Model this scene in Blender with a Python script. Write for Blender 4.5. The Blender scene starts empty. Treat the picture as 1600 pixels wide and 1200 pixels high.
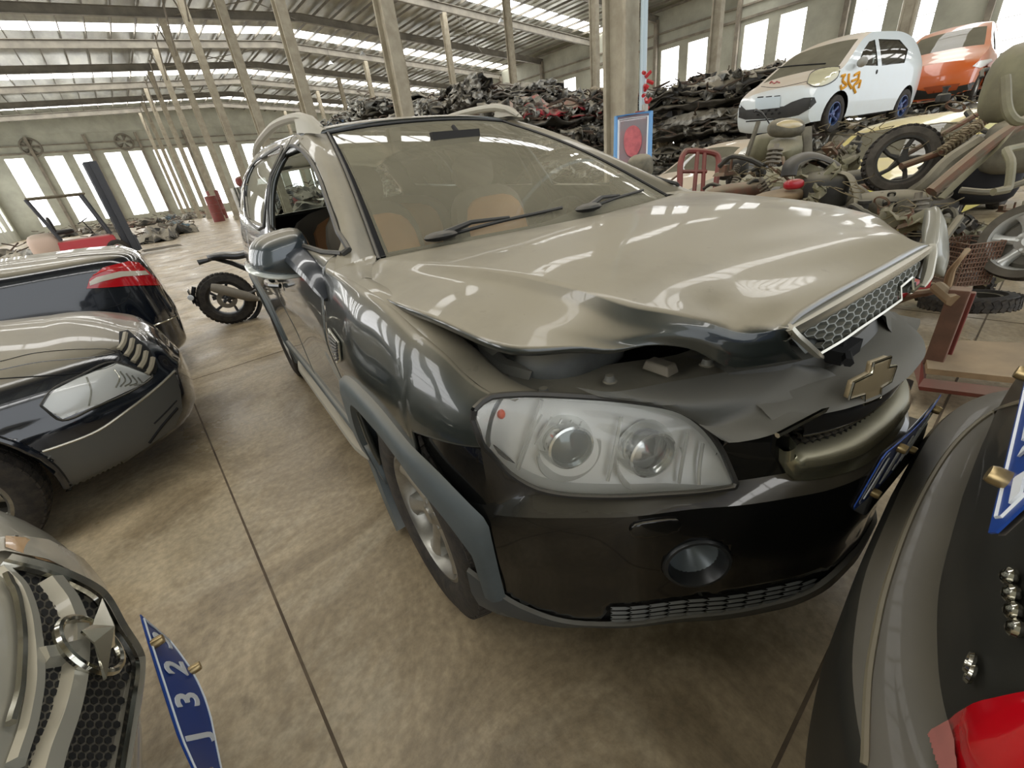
import bpy, bmesh, math, random
import numpy as np
from mathutils import Vector, Matrix
from mathutils.bvhtree import BVHTree
R = math.radians; PI = math.pi
C = bpy.context.scene.collection
random.seed(5); RNG = np.random.default_rng(5)

# ------------------------------------------------------------------ camera, world, exposure
FPX = 664.1; CAM_H = 1.3713; PITCH = .4727; ROLL = .1283; YAW = .6607
def cam_axes():
    cy, sy, cp, sp = math.cos(YAW), math.sin(YAW), math.cos(PITCH), math.sin(PITCH)
    fwd = np.array([sy*cp, cy*cp, -sp]); r0 = np.array([cy, -sy, 0.]); d0 = np.cross(fwd, r0)
    cr, sr = math.cos(ROLL), math.sin(ROLL)
    return cr*r0+sr*d0, -sr*r0+cr*d0, fwd
RT, DN, FW = cam_axes()
cam = bpy.data.cameras.new('camera'); cam.sensor_width = 36; cam.lens = FPX/1600*36; cam.clip_start = .02; cam.clip_end = 300
co = bpy.data.objects.new('camera', cam); C.objects.link(co)
co.matrix_world = Matrix(((RT[0], -DN[0], -FW[0], 0), (RT[1], -DN[1], -FW[1], 0), (RT[2], -DN[2], -FW[2], CAM_H), (0, 0, 0, 1)))
bpy.context.scene.camera = co
sc = bpy.context.scene
sc.view_settings.view_transform = 'Standard'; sc.view_settings.look = 'None'; sc.view_settings.gamma = 1
sc.view_settings.exposure = 0.2
sc.cycles.use_denoising = True; sc.cycles.max_bounces = 7; sc.cycles.diffuse_bounces = 4
sc.cycles.sample_clamp_indirect = 6
w = bpy.data.worlds.new('world'); sc.world = w; w.use_nodes = True
w.node_tree.nodes['Background'].inputs[0].default_value = (.92, .96, 1, 1)
w.node_tree.nodes['Background'].inputs[1].default_value = 1.5
STRIP_E, WIN_E = 6.0, 4.2

# ------------------------------------------------------------------ pixel <-> place
def ray(px, py):
    v = (px-800)/FPX*RT+(py-600)/FPX*DN+FW
    return v
class Frame:
    "a vehicle's own frame: x forward, y left, z up"
    def __init__(s, x, y, a, z=0, pitch=0):
        s.o = np.array([x, y, z], float); s.a = a
        s.M = Matrix.Translation((x, y, z)) @ Matrix.Rotation(a, 4, 'Z') @ Matrix.Rotation(pitch, 4, 'Y')
        s.I = s.M.inverted()
        s.c = np.array(s.I @ Vector((0, 0, CAM_H)))
    def at(s, px, py, ax, val):
        d = np.array(s.I.to_3x3() @ Vector(ray(px, py))); i = 'xyz'.index(ax)
        t = (val-s.c[i])/d[i]; return s.c+t*d
    def d(s, px, py):
        return s.I.to_3x3() @ Vector(ray(px, py))
WORLD = Frame(0, 0, 0)
def at_depth(px, py, dep): return np.array([0, 0, CAM_H])+ray(px, py)*dep

# ------------------------------------------------------------------ small maths
def pchip(xs, ys, x):
    xs = np.asarray(xs, float); ys = np.asarray(ys, float); x = np.clip(x, xs[0], xs[-1])
    h = np.diff(xs); dl = np.diff(ys)/h; d = np.zeros(len(xs))
    for i in range(1, len(xs)-1):
        if dl[i-1]*dl[i] > 0:
            w1, w2 = 2*h[i]+h[i-1], h[i]+2*h[i-1]
            d[i] = (w1+w2)/(w1/dl[i-1]+w2/dl[i])
    d[0], d[-1] = dl[0], dl[-1]
    i = np.clip(np.searchsorted(xs, x)-1, 0, len(xs)-2)
    t = (x-xs[i])/h[i]
    return (2*t**3-3*t**2+1)*ys[i]+(t**3-2*t**2+t)*h[i]*d[i]+(-2*t**3+3*t**2)*ys[i+1]+(t**3-t**2)*h[i]*d[i+1]
def crom(P, n):
    "smooth curve through the points P, n samples"
    P = np.asarray(P, float); t = np.r_[0, np.cumsum(np.linalg.norm(np.diff(P, axis=0), axis=1))+1e-9*np.arange(1, len(P))]
    if t[-1] < 1e-6: return np.repeat(P[:1], n, 0)
    T = np.linspace(0, t[-1], n)
    return np.array([[float(pchip(t, P[:, k], v)) for k in range(P.shape[1])] for v in T])

# ------------------------------------------------------------------ mesh builder
class MB:
    def __init__(s): s.v = []; s.f = []; s.m = []; s.k = 0
    def add(s, vs, fs, mi=None):
        b = len(s.v); s.v += [tuple(map(float, p)) for p in vs]; s.f += [tuple(b+i for i in f) for f in fs]
        s.m += [s.k if mi is None else mi]*len(fs); return s
    def grid(s, G, close=False):
        G = np.asarray(G, float); nu, nv = G.shape[:2]; fs = []
        for i in range(nu-1):
            for j in range(nv-(0 if close else 1)):
                k = (j+1) % nv; fs.append((i*nv+j, i*nv+k, (i+1)*nv+k, (i+1)*nv+j))
        return s.add(G.reshape(-1, 3), fs)
    def patch(s, rows, nu=16, nv=16):
        "smooth surface through rows of control points"
        A = [crom(r, nv) for r in rows]
        A = np.array(A); return s.grid(np.array([crom(A[:, j], nu) for j in range(nv)]).transpose(1, 0, 2))
    def box(s, c, d, M=None, taper=1):
        x, y, z = [k/2 for k in d]; t = taper
        P = [(-x, -y, -z), (x, -y, -z), (x, y, -z), (-x, y, -z), (-x*t, -y*t, z), (x*t, -y*t, z), (x*t, y*t, z), (-x*t, y*t, z)]
        P = [Vector(p) for p in P]
        if M is not None: P = [M.to_3x3() @ p for p in P]
        P = [p+Vector(c) for p in P]
        return s.add(P, [(0, 3, 2, 1), (4, 5, 6, 7), (0, 1, 5, 4), (1, 2, 6, 5), (2, 3, 7, 6), (3, 0, 4, 7)])
    def tube(s, P, r, n=8, caps=True, flat=None):
        P = [Vector(p) for p in P]; rs = r if hasattr(r, '__len__') else [r]*len(P); rings = []
        up = Vector((0, 0, 1)); T0 = (P[1]-P[0]).normalized()
        if abs(T0.z) > .9: up = Vector((1, 0, 0))
        U = T0.cross(up).normalized()
        for i, p in enumerate(P):
            T = (P[min(i+1, len(P)-1)]-P[max(i-1, 0)])
            if T.length < 1e-9: T = T0
            T.normalize(); U = (U-T*U.dot(T)); U.normalize(); V = T.cross(U)
            a, b = (1, 1) if flat is None else flat
            rings.append([p+rs[i]*(a*math.cos(2*PI*k/n)*U+b*math.sin(2*PI*k/n)*V) for k in range(n)])
        b = len(s.v); s.grid(np.array([[tuple(q) for q in rg] for rg in rings]), close=True)
        if caps:
            s.f += [tuple(b+k for k in range(n))[::-1], tuple(b+(len(P)-1)*n+k for k in range(n))]; s.m += [s.k]*2
        return s
    def lathe(s, prof, M=None, n=24, arc=None):
        "profile of (r, h) about the z axis"
        M = M or Matrix(); g = []
        a0, a1 = arc or (0, 2*PI)
        nn = n if arc is None else n+1
        for r_, h in prof:
            g.append([tuple(M @ Vector((r_*math.cos(a0+(a1-a0)*k/n), r_*math.sin(a0+(a1-a0)*k/n), h))) for k in range(nn)])
        return s.grid(g, close=arc is None)
    def ell(s, c, d, M=None, n=16, p=1.):
        g = []
        for i in range(n//2+1):
            th = PI*i/(n//2); row = []
            for j in range(n):
                ph = 2*PI*j/n
                q = [math.sin(th)*math.cos(ph), math.sin(th)*math.sin(ph), math.cos(th)]
                q = Vector([math.copysign(abs(a)**p, a)*b/2 for a, b in zip(q, d)])
                if M is not None: q = M.to_3x3() @ q
                row.append(tuple(q+Vector(c)))
            g.append(row)
        return s.grid(g, close=True)
    def sheet(s, poly, f, step, holes=(), thick=None):
        "surface f(u,v) trimmed to a polygon in its (u,v) plane, holes cut out"
        b = len(s.v); vs, fs = trimmed(poly, step, holes)
        pts = [f(u, v) for u, v in vs]
        ok = [p is not None for p in pts]
        s.v += [tuple(map(float, p)) if p is not None else (0, 0, 0) for p in pts]
        for q in fs:
            if all(ok[i] for i in q): s.f.append(tuple(b+i for i in q)); s.m.append(s.k)
        return s
    def build(s, name, mats, parent=None, smooth=True, solid=0, bevel=0, off=1, sharp=35, weld=False, M=None, sub=0):
        me = bpy.data.meshes.new(name); me.from_pydata(s.v, [], s.f); 
        for m in (mats if isinstance(mats, (list, tuple)) else [mats]): me.materials.append(m)
        me.polygons.foreach_set('material_index', [min(k, len(me.materials)-1) for k in s.m])
        bm = bmesh.new(); bm.from_mesh(me)
        loose = [v for v in bm.verts if not v.link_faces]
        if loose: bmesh.ops.delete(bm, geom=loose, context='VERTS')
        if weld: bmesh.ops.remove_doubles(bm, verts=bm.verts, dist=1e-4)
        bmesh.ops.recalc_face_normals(bm, faces=bm.faces)
        bm.to_mesh(me); bm.free()
        if smooth:
            me.polygons.foreach_set('use_smooth', [True]*len(me.polygons))
            me.set_sharp_from_angle(angle=R(sharp))
        o = bpy.data.objects.new(name, me); C.objects.link(o)
        if parent: o.parent = parent
        if M is not None: o.matrix_local = M
        if solid: k = o.modifiers.new('s', 'SOLIDIFY'); k.thickness = solid; k.offset = off
        if bevel: k = o.modifiers.new('b', 'BEVEL'); k.width = bevel; k.segments = 2; k.limit_method = 'ANGLE'; k.angle_limit = R(40)
        if sub: k = o.modifiers.new('u', 'SUBSURF'); k.levels = k.render_levels = sub
        return o

def inpoly(p, P):
    x, y = p; c = False; j = len(P)-1
    for i in range(len(P)):
        if (P[i][1] > y) != (P[j][1] > y) and x < (P[j][0]-P[i][0])*(y-P[i][1])/(P[j][1]-P[i][1])+P[i][0]: c = not c
        j = i
    return c
def smooth_poly(P, n=4):
    P = [np.array(p, float) for p in P]; out = []; m = len(P)
    for i in range(m):
        p0, p1, p2, p3 = P[i-1], P[i], P[(i+1) % m], P[(i+2) % m]
        for k in range(n):
            t = k/n
            out.append(.5*((2*p1)+(-p0+p2)*t+(2*p0-5*p1+4*p2-p3)*t*t+(-p0+3*p1-3*p2+p3)*t**3))
    return out
def trimmed(poly, step, holes=()):
    su, sv = step if hasattr(step, '__len__') else (step, step); k = np.array([1/su, 1/sv])
    loops = []
    for L_ in [poly]+list(holes):
        P = [np.array(p, float)*k for p in L_]; out = []
        for i in range(len(P)):
            a, b = P[i], P[(i+1) % len(P)]; d = np.hypot(*(b-a))
            if d < 1e-6: continue
            n = max(1, int(round(d/.75)))
            out += [a+(b-a)*t/n for t in range(n)]
        loops.append(out)
    verts, edges = [], []
    for L_ in loops:
        b0 = len(verts); verts += [Vector(p) for p in L_]; edges += [(b0+i, b0+(i+1) % len(L_)) for i in range(len(L_))]
    A = np.array(loops[0]); u0, v0 = np.ceil(A.min(0)); u1, v1 = np.floor(A.max(0))
    allb = np.array([q for L_ in loops for q in L_])
    for i in np.arange(u0, u1+.5):
        for j in np.arange(v0, v1+.5):
            p = (i, j)
            if np.min(np.hypot(allb[:, 0]-i, allb[:, 1]-j)) < .45: continue
            if inpoly(p, loops[0]) and not any(inpoly(p, h) for h in loops[1:]): verts.append(Vector(p))
    from mathutils.geometry import delaunay_2d_cdt
    vo, eo, fo, _, _, _ = delaunay_2d_cdt(verts, edges, [], 0, 1e-5)
    F = []
    for f in fo:
        c = sum((vo[i] for i in f), Vector((0, 0)))/len(f)
        if inpoly(c, loops[0]) and not any(inpoly(c, h) for h in loops[1:]): F.append(tuple(f))
    return [np.array(v)/k for v in vo], F
def circle(cx, cy, r, n=28, a0=0, a1=2*PI): return [(cx+r*math.cos(a0+(a1-a0)*k/n), cy+r*math.sin(a0+(a1-a0)*k/n)) for k in range(n)]

# ------------------------------------------------------------------ things
def tag(o, label=None, cat=None, group=None, kind=None):
    if label: o['label'] = label
    if cat: o['category'] = cat
    if group: o['group'] = group
    if kind: o['kind'] = kind
    return o
def empty(name, M, label, cat, group=None):
    o = bpy.data.objects.new(name, None); C.objects.link(o); o.empty_display_size = .2
    o.matrix_world = M if isinstance(M, Matrix) else Matrix.Translation(M)
    return tag(o, label, cat, group)
KIDS = {}
def copy_tree(o, parent=None):
    c = o.copy(); C.objects.link(c); c.parent = parent
    if parent: c.matrix_parent_inverse = o.matrix_parent_inverse.copy()
    for ch in [x for x in bpy.data.objects if x.parent == o]: copy_tree(ch, c)
    return c
def struct(mb, name, m, **k):
    return tag(mb.build(name, m, **k), kind='structure')

# ------------------------------------------------------------------ materials
def srgb(r, g, b):
    return tuple(((c/255+.055)/1.055)**2.4 if c > 10 else c/255/12.92 for c in (r, g, b))+(1,)
_M = {}
def mat(name, col, rough=.5, metal=0., coat=0., c2=None, nscale=4., namt=.5, dust=0., dcol=None, dlo=.3, dhi=.85, drough=.55,
        bump=0., bscale=40., spec=.5, emit=None, estr=0., trans=0., alpha=1., stretch=None, detail=5., speck=0., dbase=.10, clean=()):
    if name in _M: return _M[name]
    m = bpy.data.materials.new(name); m.use_nodes = True; nt = m.node_tree; N = nt.nodes; L = nt.links
    b = N['Principled BSDF']; b.inputs['Base Color'].default_value = col; b.inputs['Roughness'].default_value = rough
    b.inputs['Metallic'].default_value = metal; b.inputs['Coat Weight'].default_value = coat; b.inputs['Coat Roughness'].default_value = .04
    b.inputs['Specular IOR Level'].default_value = spec; b.inputs['Alpha'].default_value = alpha
    if trans: b.inputs['Transmission Weight'].default_value = trans
    if emit: b.inputs['Emission Color'].default_value = emit; b.inputs['Emission Strength'].default_value = estr
    tc = N.new('ShaderNodeTexCoord'); vec = tc.outputs['Object']
    if stretch:
        mp = N.new('ShaderNodeMapping'); mp.inputs['Scale'].default_value = stretch; L.new(vec, mp.inputs[0]); vec = mp.outputs[0]
    def noise(s, dt=detail):
        n = N.new('ShaderNodeTexNoise'); n.inputs['Scale'].default_value = s; n.inputs['Detail'].default_value = dt; n.inputs['Roughness'].default_value = .6
        L.new(vec, n.inputs['Vector']); return n.outputs[0]
    def rng(x, a, b_, lo=0., hi=1.):
        r_ = N.new('ShaderNodeMapRange'); r_.inputs[1].default_value = a; r_.inputs[2].default_value = b_; r_.inputs[3].default_value = lo; r_.inputs[4].default_value = hi
        r_.interpolation_type = 'SMOOTHSTEP'; L.new(x, r_.inputs[0]); return r_.outputs[0]
    def mixc(f, a, b_):
        x = N.new('ShaderNodeMix'); x.data_type = 'RGBA'
        if isinstance(f, float): x.inputs[0].default_value = f
        else: L.new(f, x.inputs[0])
        for k, v in ((6, a), (7, b_)):
            if hasattr(v, 'links'): L.new(v, x.inputs[k])
            else: x.inputs[k].default_value = v
        return x.outputs[2]
    def mth(op, a, b_):
        x = N.new('ShaderNodeMath'); x.operation = op
        for k, v in ((0, a), (1, b_)):
            if hasattr(v, 'links'): L.new(v, x.inputs[k])
            else: x.inputs[k].default_value = v
        return x.outputs[0]
    cur = None
    if c2:
        cur = mixc(rng(noise(nscale), .5-namt/2, .5+namt/2), col, c2); L.new(cur, b.inputs['Base Color'])
    if dust:
        g = N.new('ShaderNodeNewGeometry'); sx = N.new('ShaderNodeSeparateXYZ'); L.new(g.outputs['Normal'], sx.inputs[0])
        up = rng(sx.outputs[2], dlo, dhi)
        d_ = mth('MULTIPLY', up, rng(noise(2.2, 8), .28, .55, .78, 1.)); d_ = mth('MULTIPLY', d_, dust)
        if speck: d_ = mth('MULTIPLY', d_, rng(noise(38, 3), .27, .33, 1-speck, 1.))
        base = mth('ADD', d_, mth('MULTIPLY', rng(noise(5, 6), .35, .75), dbase*dust)); base = mth('MINIMUM', base, .97)
        for (cx, cy, cz), rad in clean:      # patches wiped free of dust
            vm = N.new('ShaderNodeVectorMath'); vm.operation = 'DISTANCE'; L.new(tc.outputs['Object'], vm.inputs[0]); vm.inputs[1].default_value = (cx, cy, cz)
            q = mth('ADD', vm.outputs['Value'], mth('MULTIPLY', noise(14, 4), rad*.5)); base = mth('MULTIPLY', base, rng(q, rad*.95, rad*1.35, .06, 1.))
        cur = mixc(base, cur or col, dcol or srgb(176, 165, 143)); L.new(cur, b.inputs['Base Color'])
        rr = N.new('ShaderNodeMapRange'); rr.inputs[3].default_value = rough; rr.inputs[4].default_value = drough; L.new(base, rr.inputs[0]); L.new(rr.outputs[0], b.inputs['Roughness'])
        if coat:
            rr = N.new('ShaderNodeMapRange'); rr.inputs[3].default_value = coat; rr.inputs[4].default_value = coat*.22; L.new(base, rr.inputs[0]); L.new(rr.outputs[0], b.inputs['Coat Weight'])
        if metal:
            rr = N.new('ShaderNodeMapRange'); rr.inputs[3].default_value = metal; rr.inputs[4].default_value = 0; L.new(base, rr.inputs[0]); L.new(rr.outputs[0], b.inputs['Metallic'])
    if bump:
        bp = N.new('ShaderNodeBump'); bp.inputs['Strength'].default_value = bump; bp.inputs['Distance'].default_value = .01
        L.new(noise(bscale), bp.inputs['Height']); L.new(bp.outputs[0], b.inputs['Normal'])
    _M[name] = m; return m
def glassy(name, tint, clear=.6, rough=.02, dust=0., dcol=None):
    "thin pane: see-through, glossy, with a film of dust"
    m = bpy.data.materials.new(name); m.use_nodes = True; nt = m.node_tree; N = nt.nodes; L = nt.links
    N.remove(N['Principled BSDF']); out = N['Material Output']
    t = N.new('ShaderNodeBsdfTransparent'); t.inputs[0].default_value = tint
    g = N.new('ShaderNodeBsdfGlossy'); g.inputs['Roughness'].default_value = rough
    fr = N.new('ShaderNodeFresnel'); fr.inputs[0].default_value = 1.5
    m1 = N.new('ShaderNodeMixShader'); L.new(fr.outputs[0], m1.inputs[0]); L.new(t.outputs[0], m1.inputs[1]); L.new(g.outputs[0], m1.inputs[2])
    d = N.new('ShaderNodeBsdfDiffuse'); d.inputs[0].default_value = dcol or srgb(176, 165, 143)
    n = N.new('ShaderNodeTexNoise'); n.inputs['Scale'].default_value = 2.5; n.inputs['Detail'].default_value = 6
    tc = N.new('ShaderNodeTexCoord'); L.new(tc.outputs['Object'], n.inputs[0])
    r_ = N.new('ShaderNodeMapRange'); r_.inputs[1].default_value = .3; r_.inputs[2].default_value = .7; r_.inputs[3].default_value = dust*.82; r_.inputs[4].default_value = min(1, dust*1.12); L.new(n.outputs[0], r_.inputs[0])
    m2 = N.new('ShaderNodeMixShader'); L.new(r_.outputs[0], m2.inputs[0]); L.new(m1.outputs[0], m2.inputs[1]); L.new(d.outputs[0], m2.inputs[2])
    L.new(m2.outputs[0], out.inputs[0]); return m
def emitter(name, col, s):
    m = bpy.data.materials.new(name); m.use_nodes = True; b = m.node_tree.nodes['Principled BSDF']
    b.inputs['Base Color'].default_value = (.8, .8, .8, 1); b.inputs['Emission Color'].default_value = col; b.inputs['Emission Strength'].default_value = s
    return m
DUST = srgb(152, 143, 122)

# ================================================================== THE HALL
def floor_material():
    m = bpy.data.materials.new('concrete_floor'); m.use_nodes = True; nt = m.node_tree; N = nt.nodes; L = nt.links; b = N['Principled BSDF']
    tc = N.new('ShaderNodeTexCoord')
    def noise(s, d=6, r=.62, dist=0., st=(1, 1, 1)):
        mp = N.new('ShaderNodeMapping'); mp.inputs['Scale'].default_value = st; L.new(tc.outputs['Object'], mp.inputs[0])
        n = N.new('ShaderNodeTexNoise'); n.inputs['Scale'].default_value = s; n.inputs['Detail'].default_value = d; n.inputs['Roughness'].default_value = r; n.inputs['Distortion'].default_value = dist
        L.new(mp.outputs[0], n.inputs['Vector']); return n.outputs[0]
    def ramp(x, *st):
        r_ = N.new('ShaderNodeValToRGB'); L.new(x, r_.inputs[0]); e = r_.color_ramp.elements
        e[0].position, e[0].color = st[0]; e[1].position, e[1].color = st[-1]
        for p, c in st[1:-1]: k = e.new(p); k.color = c
        return r_.outputs[0]
    def mix(f, a, c, mode='MIX'):
        x = N.new('ShaderNodeMix'); x.data_type = 'RGBA'; x.blend_type = mode
        if isinstance(f, float): x.inputs[0].default_value = f
        else: L.new(f, x.inputs[0])
        for k, v in ((6, a), (7, c)):
            if hasattr(v, 'links'): L.new(v, x.inputs[k])
            else: x.inputs[k].default_value = v
        return x.outputs[2]
    a = ramp(noise(1.5, 12, .72, .9), (.34, srgb(124, 109, 84)), (.5, srgb(160, 143, 114)), (.64, srgb(190, 172, 140)))
    patch = ramp(noise(.55, 7, .7, 1.2), (.5, (0, 0, 0, 1)), (.58, (1, 1, 1, 1)))
    a = mix(mixf(N, L, patch, .5), a, srgb(196, 182, 154))
    dark = ramp(noise(2.6, 8, .72, .8), (.60, (0, 0, 0, 1)), (.74, (1, 1, 1, 1)))
    a = mix(mixf(N, L, dark, .6), a, srgb(92, 80, 64))
    fine = ramp(noise(34, 4, .6), (.35, (.82, .82, .82, 1)), (.65, (1.12, 1.12, 1.12, 1)))
    a = mix(1., a, fine, 'MULTIPLY')
    scr = ramp(noise(6, 3, .5, 0, (1, 14, 1)), (.70, (0, 0, 0, 1)), (.76, (1, 1, 1, 1)))
    a = mix(mixf(N, L, scr, .22), a, srgb(205, 195, 175))
    L.new(a, b.inputs['Base Color'])
    rr = ramp(noise(1.7, 6, .6, .5), (.35, (.26, .26, .26, 1)), (.65, (.52, .52, .52, 1))); L.new(rr, b.inputs['Roughness'])
    bp = N.new('ShaderNodeBump'); bp.inputs['Strength'].default_value = .25; bp.inputs['Distance'].default_value = .01; L.new(noise(14, 8), bp.inputs['Height']); L.new(bp.outputs[0], b.inputs['Normal'])
    return m
def mixf(N, L, x, k):
    r_ = N.new('ShaderNodeMath'); r_.operation = 'MULTIPLY'; L.new(x, r_.inputs[0]); r_.inputs[1].default_value = k; return r_.outputs[0]

XL, XR, YB, YF, BAY = -10.3, 43.0, -13.0, 84.5, 7.33
def roof_z(x): return 13.6-(x-16.5)*.078 if x > 16.5 else 13.6-(16.5-x)*.045
M_wall = mat('wall_panel', srgb(172, 172, 156), .6, c2=srgb(150, 150, 136), nscale=.7)
M_wall2 = mat('wall_steel', srgb(150, 148, 136), .55, c2=srgb(125, 122, 110), nscale=2)
M_steel = mat('dusty_steel', srgb(140, 132, 116), .6, c2=srgb(104, 97, 86), nscale=1.6)
M_steeld = mat('dark_steel', srgb(128, 123, 110), .6, c2=srgb(98, 93, 83), nscale=1.2)
M_conc = mat('concrete_column', srgb(176, 168, 148), .75, c2=srgb(150, 141, 122), nscale=3, bump=.2, bscale=20)
M_joint = mat('floor_joint', srgb(74, 62, 48), .9, c2=srgb(110, 96, 76), nscale=6)
M_win = emitter('window_daylight', (1, 1, 1, 1), WIN_E)
M_strip = emitter('skylight_daylight', (1, .99, .97, 1), STRIP_E)
g = MB().box((16, 36, -.1), (56, 102, .2)); struct(g, 'floor', floor_material(), smooth=False)
n_ = 0
def trim(mb, m, **k): 
    global n_; n_ += 1; k.setdefault('smooth', False); return struct(mb, 'trim_%d' % n_, m, **k)
# saw-cut joints of the slab
for x in (-.1, 4.4, 8.9, 13.4): trim(MB().box((x, 30, .0006), (.009, 86, .0012)), M_joint)
for k in range(9):
    y = .05+4.5*k
    trim(MB().box((8, y, .0006), (34, .010, .0012)), M_joint)
def wall_with_windows(name, horiz, pos, a0, a1, cols, zb=1.2, zt=9.0, top=11.7):
    "wall along one axis at pos; cols = window (centre, width) list"
    g = MB(); th = .25
    def bx(u0, u1, z0, z1, t=th, off=0, mb=None):
        mb = mb or g
        if horiz: mb.box(((u0+u1)/2, pos+off, (z0+z1)/2), (u1-u0, t, z1-z0))
        else: mb.box((pos+off, (u0+u1)/2, (z0+z1)/2), (t, u1-u0, z1-z0))
        return mb
    bx(a0, a1, 0, zb); bx(a0, a1, zt, top)
    u = a0
    for c, w_ in sorted(cols): bx(u, c-w_/2, zb, zt); u = c+w_/2
    bx(u, a1, zb, zt)
    struct(g, name, M_wall, smooth=False)
    global WN
    sgn = -1 if pos > 10 else 1
    for c, w_ in sorted(cols):
        WN += 1
        o = struct(bx(c-w_/2, c+w_/2, zb, zt, .02, 0, MB()), 'window_%d' % WN, M_win, smooth=False)
        m = MB()
        for k in range(1, 7): bx(c-w_/2, c+w_/2, zb+(zt-zb)*k/7-.02, zb+(zt-zb)*k/7+.02, .05, .03*sgn, m)
        m.build('window_bar', M_wall2, o, smooth=False)
    for z, hh in ((zt+.35, .16), (zt+1.2, .12), (5.2, .14)):
        if z < zt: continue
        trim(bx(a0, a1, z, z+hh, .18, sgn*.2, MB()), M_steel)
WN = 0
wins = []
for k in range(-2, 11):
    y = 19.3+BAY*k
    for dy in (-3.05, -.45):
        if YB+1 < y+dy < YF-1.5: wins.append((y+dy-.25, 1.75))
wall_with_windows('wall_right', False, XR, YB, YF, wins, top=12.0)
wall_with_windows('wall_left', False, XL, YB, YF, [(c, 1.75) for c, _ in wins], top=12.8)
fw = []
E0 = WORLD
for a, b_ in ((1, 31), (64.5, 93), (109.5, 135), (158, 184), (196, 221), (235, 255.5), (270, 291), (307, 328), (339.5, 360), (374, 393), (402, 420)):
    y0 = 240-.062*a; xa = E0.at(a, 240-.062*a, 'y', YF)[0]; xb = E0.at(b_, 240-.062*b_, 'y', YF)[0]
    fw.append(((xa+xb)/2, min(1.75, xb-xa)))
x = fw[-1][0]+3
while x < 42: fw.append((x, 1.75)); x += 3.6
wall_with_windows('wall_far', True, YF, XL, XR, fw, top=11.4)
gg = MB(); gg.add([(XL, YF, 11.4), (XR, YF, 11.4), (XR, YF, 12.0), (16.5, YF, 14.07), (XL, YF, 12.86)], [(0, 1, 2, 3, 4)]); gg2 = gg.build('wall_gable', M_wall, smooth=False, solid=.2); tag(gg2, kind='structure')
# roof sheets between the skylight strips
def roof_material():
    m = mat('roof_foil', srgb(172, 172, 156), .34, metal=.5, c2=srgb(112, 110, 99), nscale=.8, bump=.9, bscale=1.3, stretch=(1.2, .25, 1))
    return m
M_roof = roof_material()
SY = [33.4-14.65*k for k in range(3, 0, -1)]+[33.4, 48.05, 62.7, 77.35]; SW = 1.9
edges = [YB]+[e for y in SY for e in (y-SW/2, y+SW/2)]+[YF]
for i in range(0, len(edges)-1):
    y0, y1 = edges[i], edges[i+1]
    if y1-y0 < .1: continue
    strip = i % 2 == 1
    m = MB()
    xs = [XL, 16.5, XR] if not strip else [XL, 16.5, XR]
    for a, b_ in zip(xs[:-1], xs[1:]):
        n = 14
        m.add([(a, y0, roof_z(a)+.45), (b_, y0, roof_z(b_)+.45), (b_, y1, roof_z(b_)+.45), (a, y1, roof_z(a)+.45)], [(0, 1, 2, 3)])
    WN += strip
    o = struct(m, 'window_%d' % WN if strip else 'ceiling', M_strip if strip else M_roof, smooth=False)
# rafters (transversal I-beams) on every frame line, purlins along the hall
FY = [5.25+BAY*k for k in range(-2, 11)]
for y in FY:
    m = MB()
    for a, b_ in ((XL, 16.5), (16.5, XR)):
        n = 8
        for k in range(n):
            x0, x1 = a+(b_-a)*k/n, a+(b_-a)*(k+1)/n; z0, z1 = roof_z(x0), roof_z(x1); h = .52
            for dz, hh, ww in ((-h, .03, .26), (-.02, .03, .26), (-h, h, .02)):
                m.add([(x0, y-ww/2, z0+dz), (x1, y-ww/2, z1+dz), (x1, y+ww/2, z1+dz), (x0, y+ww/2, z0+dz), (x0, y-ww/2, z0+dz+hh), (x1, y-ww/2, z1+dz+hh), (x1, y+ww/2, z1+dz+hh), (x0, y+ww/2, z0+dz+hh)],
                      [(0, 3, 2, 1), (4, 5, 6, 7), (0, 1, 5, 4), (1, 2, 6, 5), (2, 3, 7, 6), (3, 0, 4, 7)])
    trim(m, M_steeld)
x = XL+.6
while x < XR-.3:
    trim(MB().box((x, (YB+YF)/2, roof_z(x)+.26), (.06, YF-YB, .16)), M_steeld); x += 1.45
# columns of the two inner rows, with diagonal knee braces and wall posts
def column(x, y, w_=.46, top=None, base=0):
    top = top or roof_z(x)-.6; m = MB()
    for dx, dy, sx, sy in ((0, -w_*.42, w_*.8, w_*.14), (0, w_*.42, w_*.8, w_*.14), (0, 0, w_*.3, w_*.8)):
        m.box((x+dx, y+dy, (top+base)/2), (sx, sy, top-base))
    m.box((x, y, .15), (w_*1.15, w_*1.15, .3))
    return tag(m.build('column', M_conc, smooth=False, bevel=.01), kind='structure')
for y in FY:
    if y < 3: continue
    for x in (7.2, 24.8):
        column(x, y)
        if x == 7.2:
            for s in (-1, 1):
                zt = roof_z(x)-.5; trim(MB().tube([(x, y+s*.1, zt-2.2), (x, y+s*2.6, zt+.2)], .05, 6), M_steel)
    m = MB().box((XR-.35, y, 5.7), (.35, .3, 11.2)); trim(m, M_steel)
for x in [XL+5.5*k for k in range(1, 10)]:
    trim(MB().box((x, YF-.3, 5.6), (.3, .35, 11.2)), M_steel)
# cross bracing rods under the roof
for i, y in enumerate(FY[2:-1]):
    if i % 2 == 0:
        for a, b_ in ((8, 16), (16, 8), (26, 34), (34, 26)):
            trim(MB().tube([(a, y+.2, roof_z(a)-.4), (b_, y+BAY-.2, roof_z(b_)-.4)], .035, 5), M_steeld)

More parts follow.
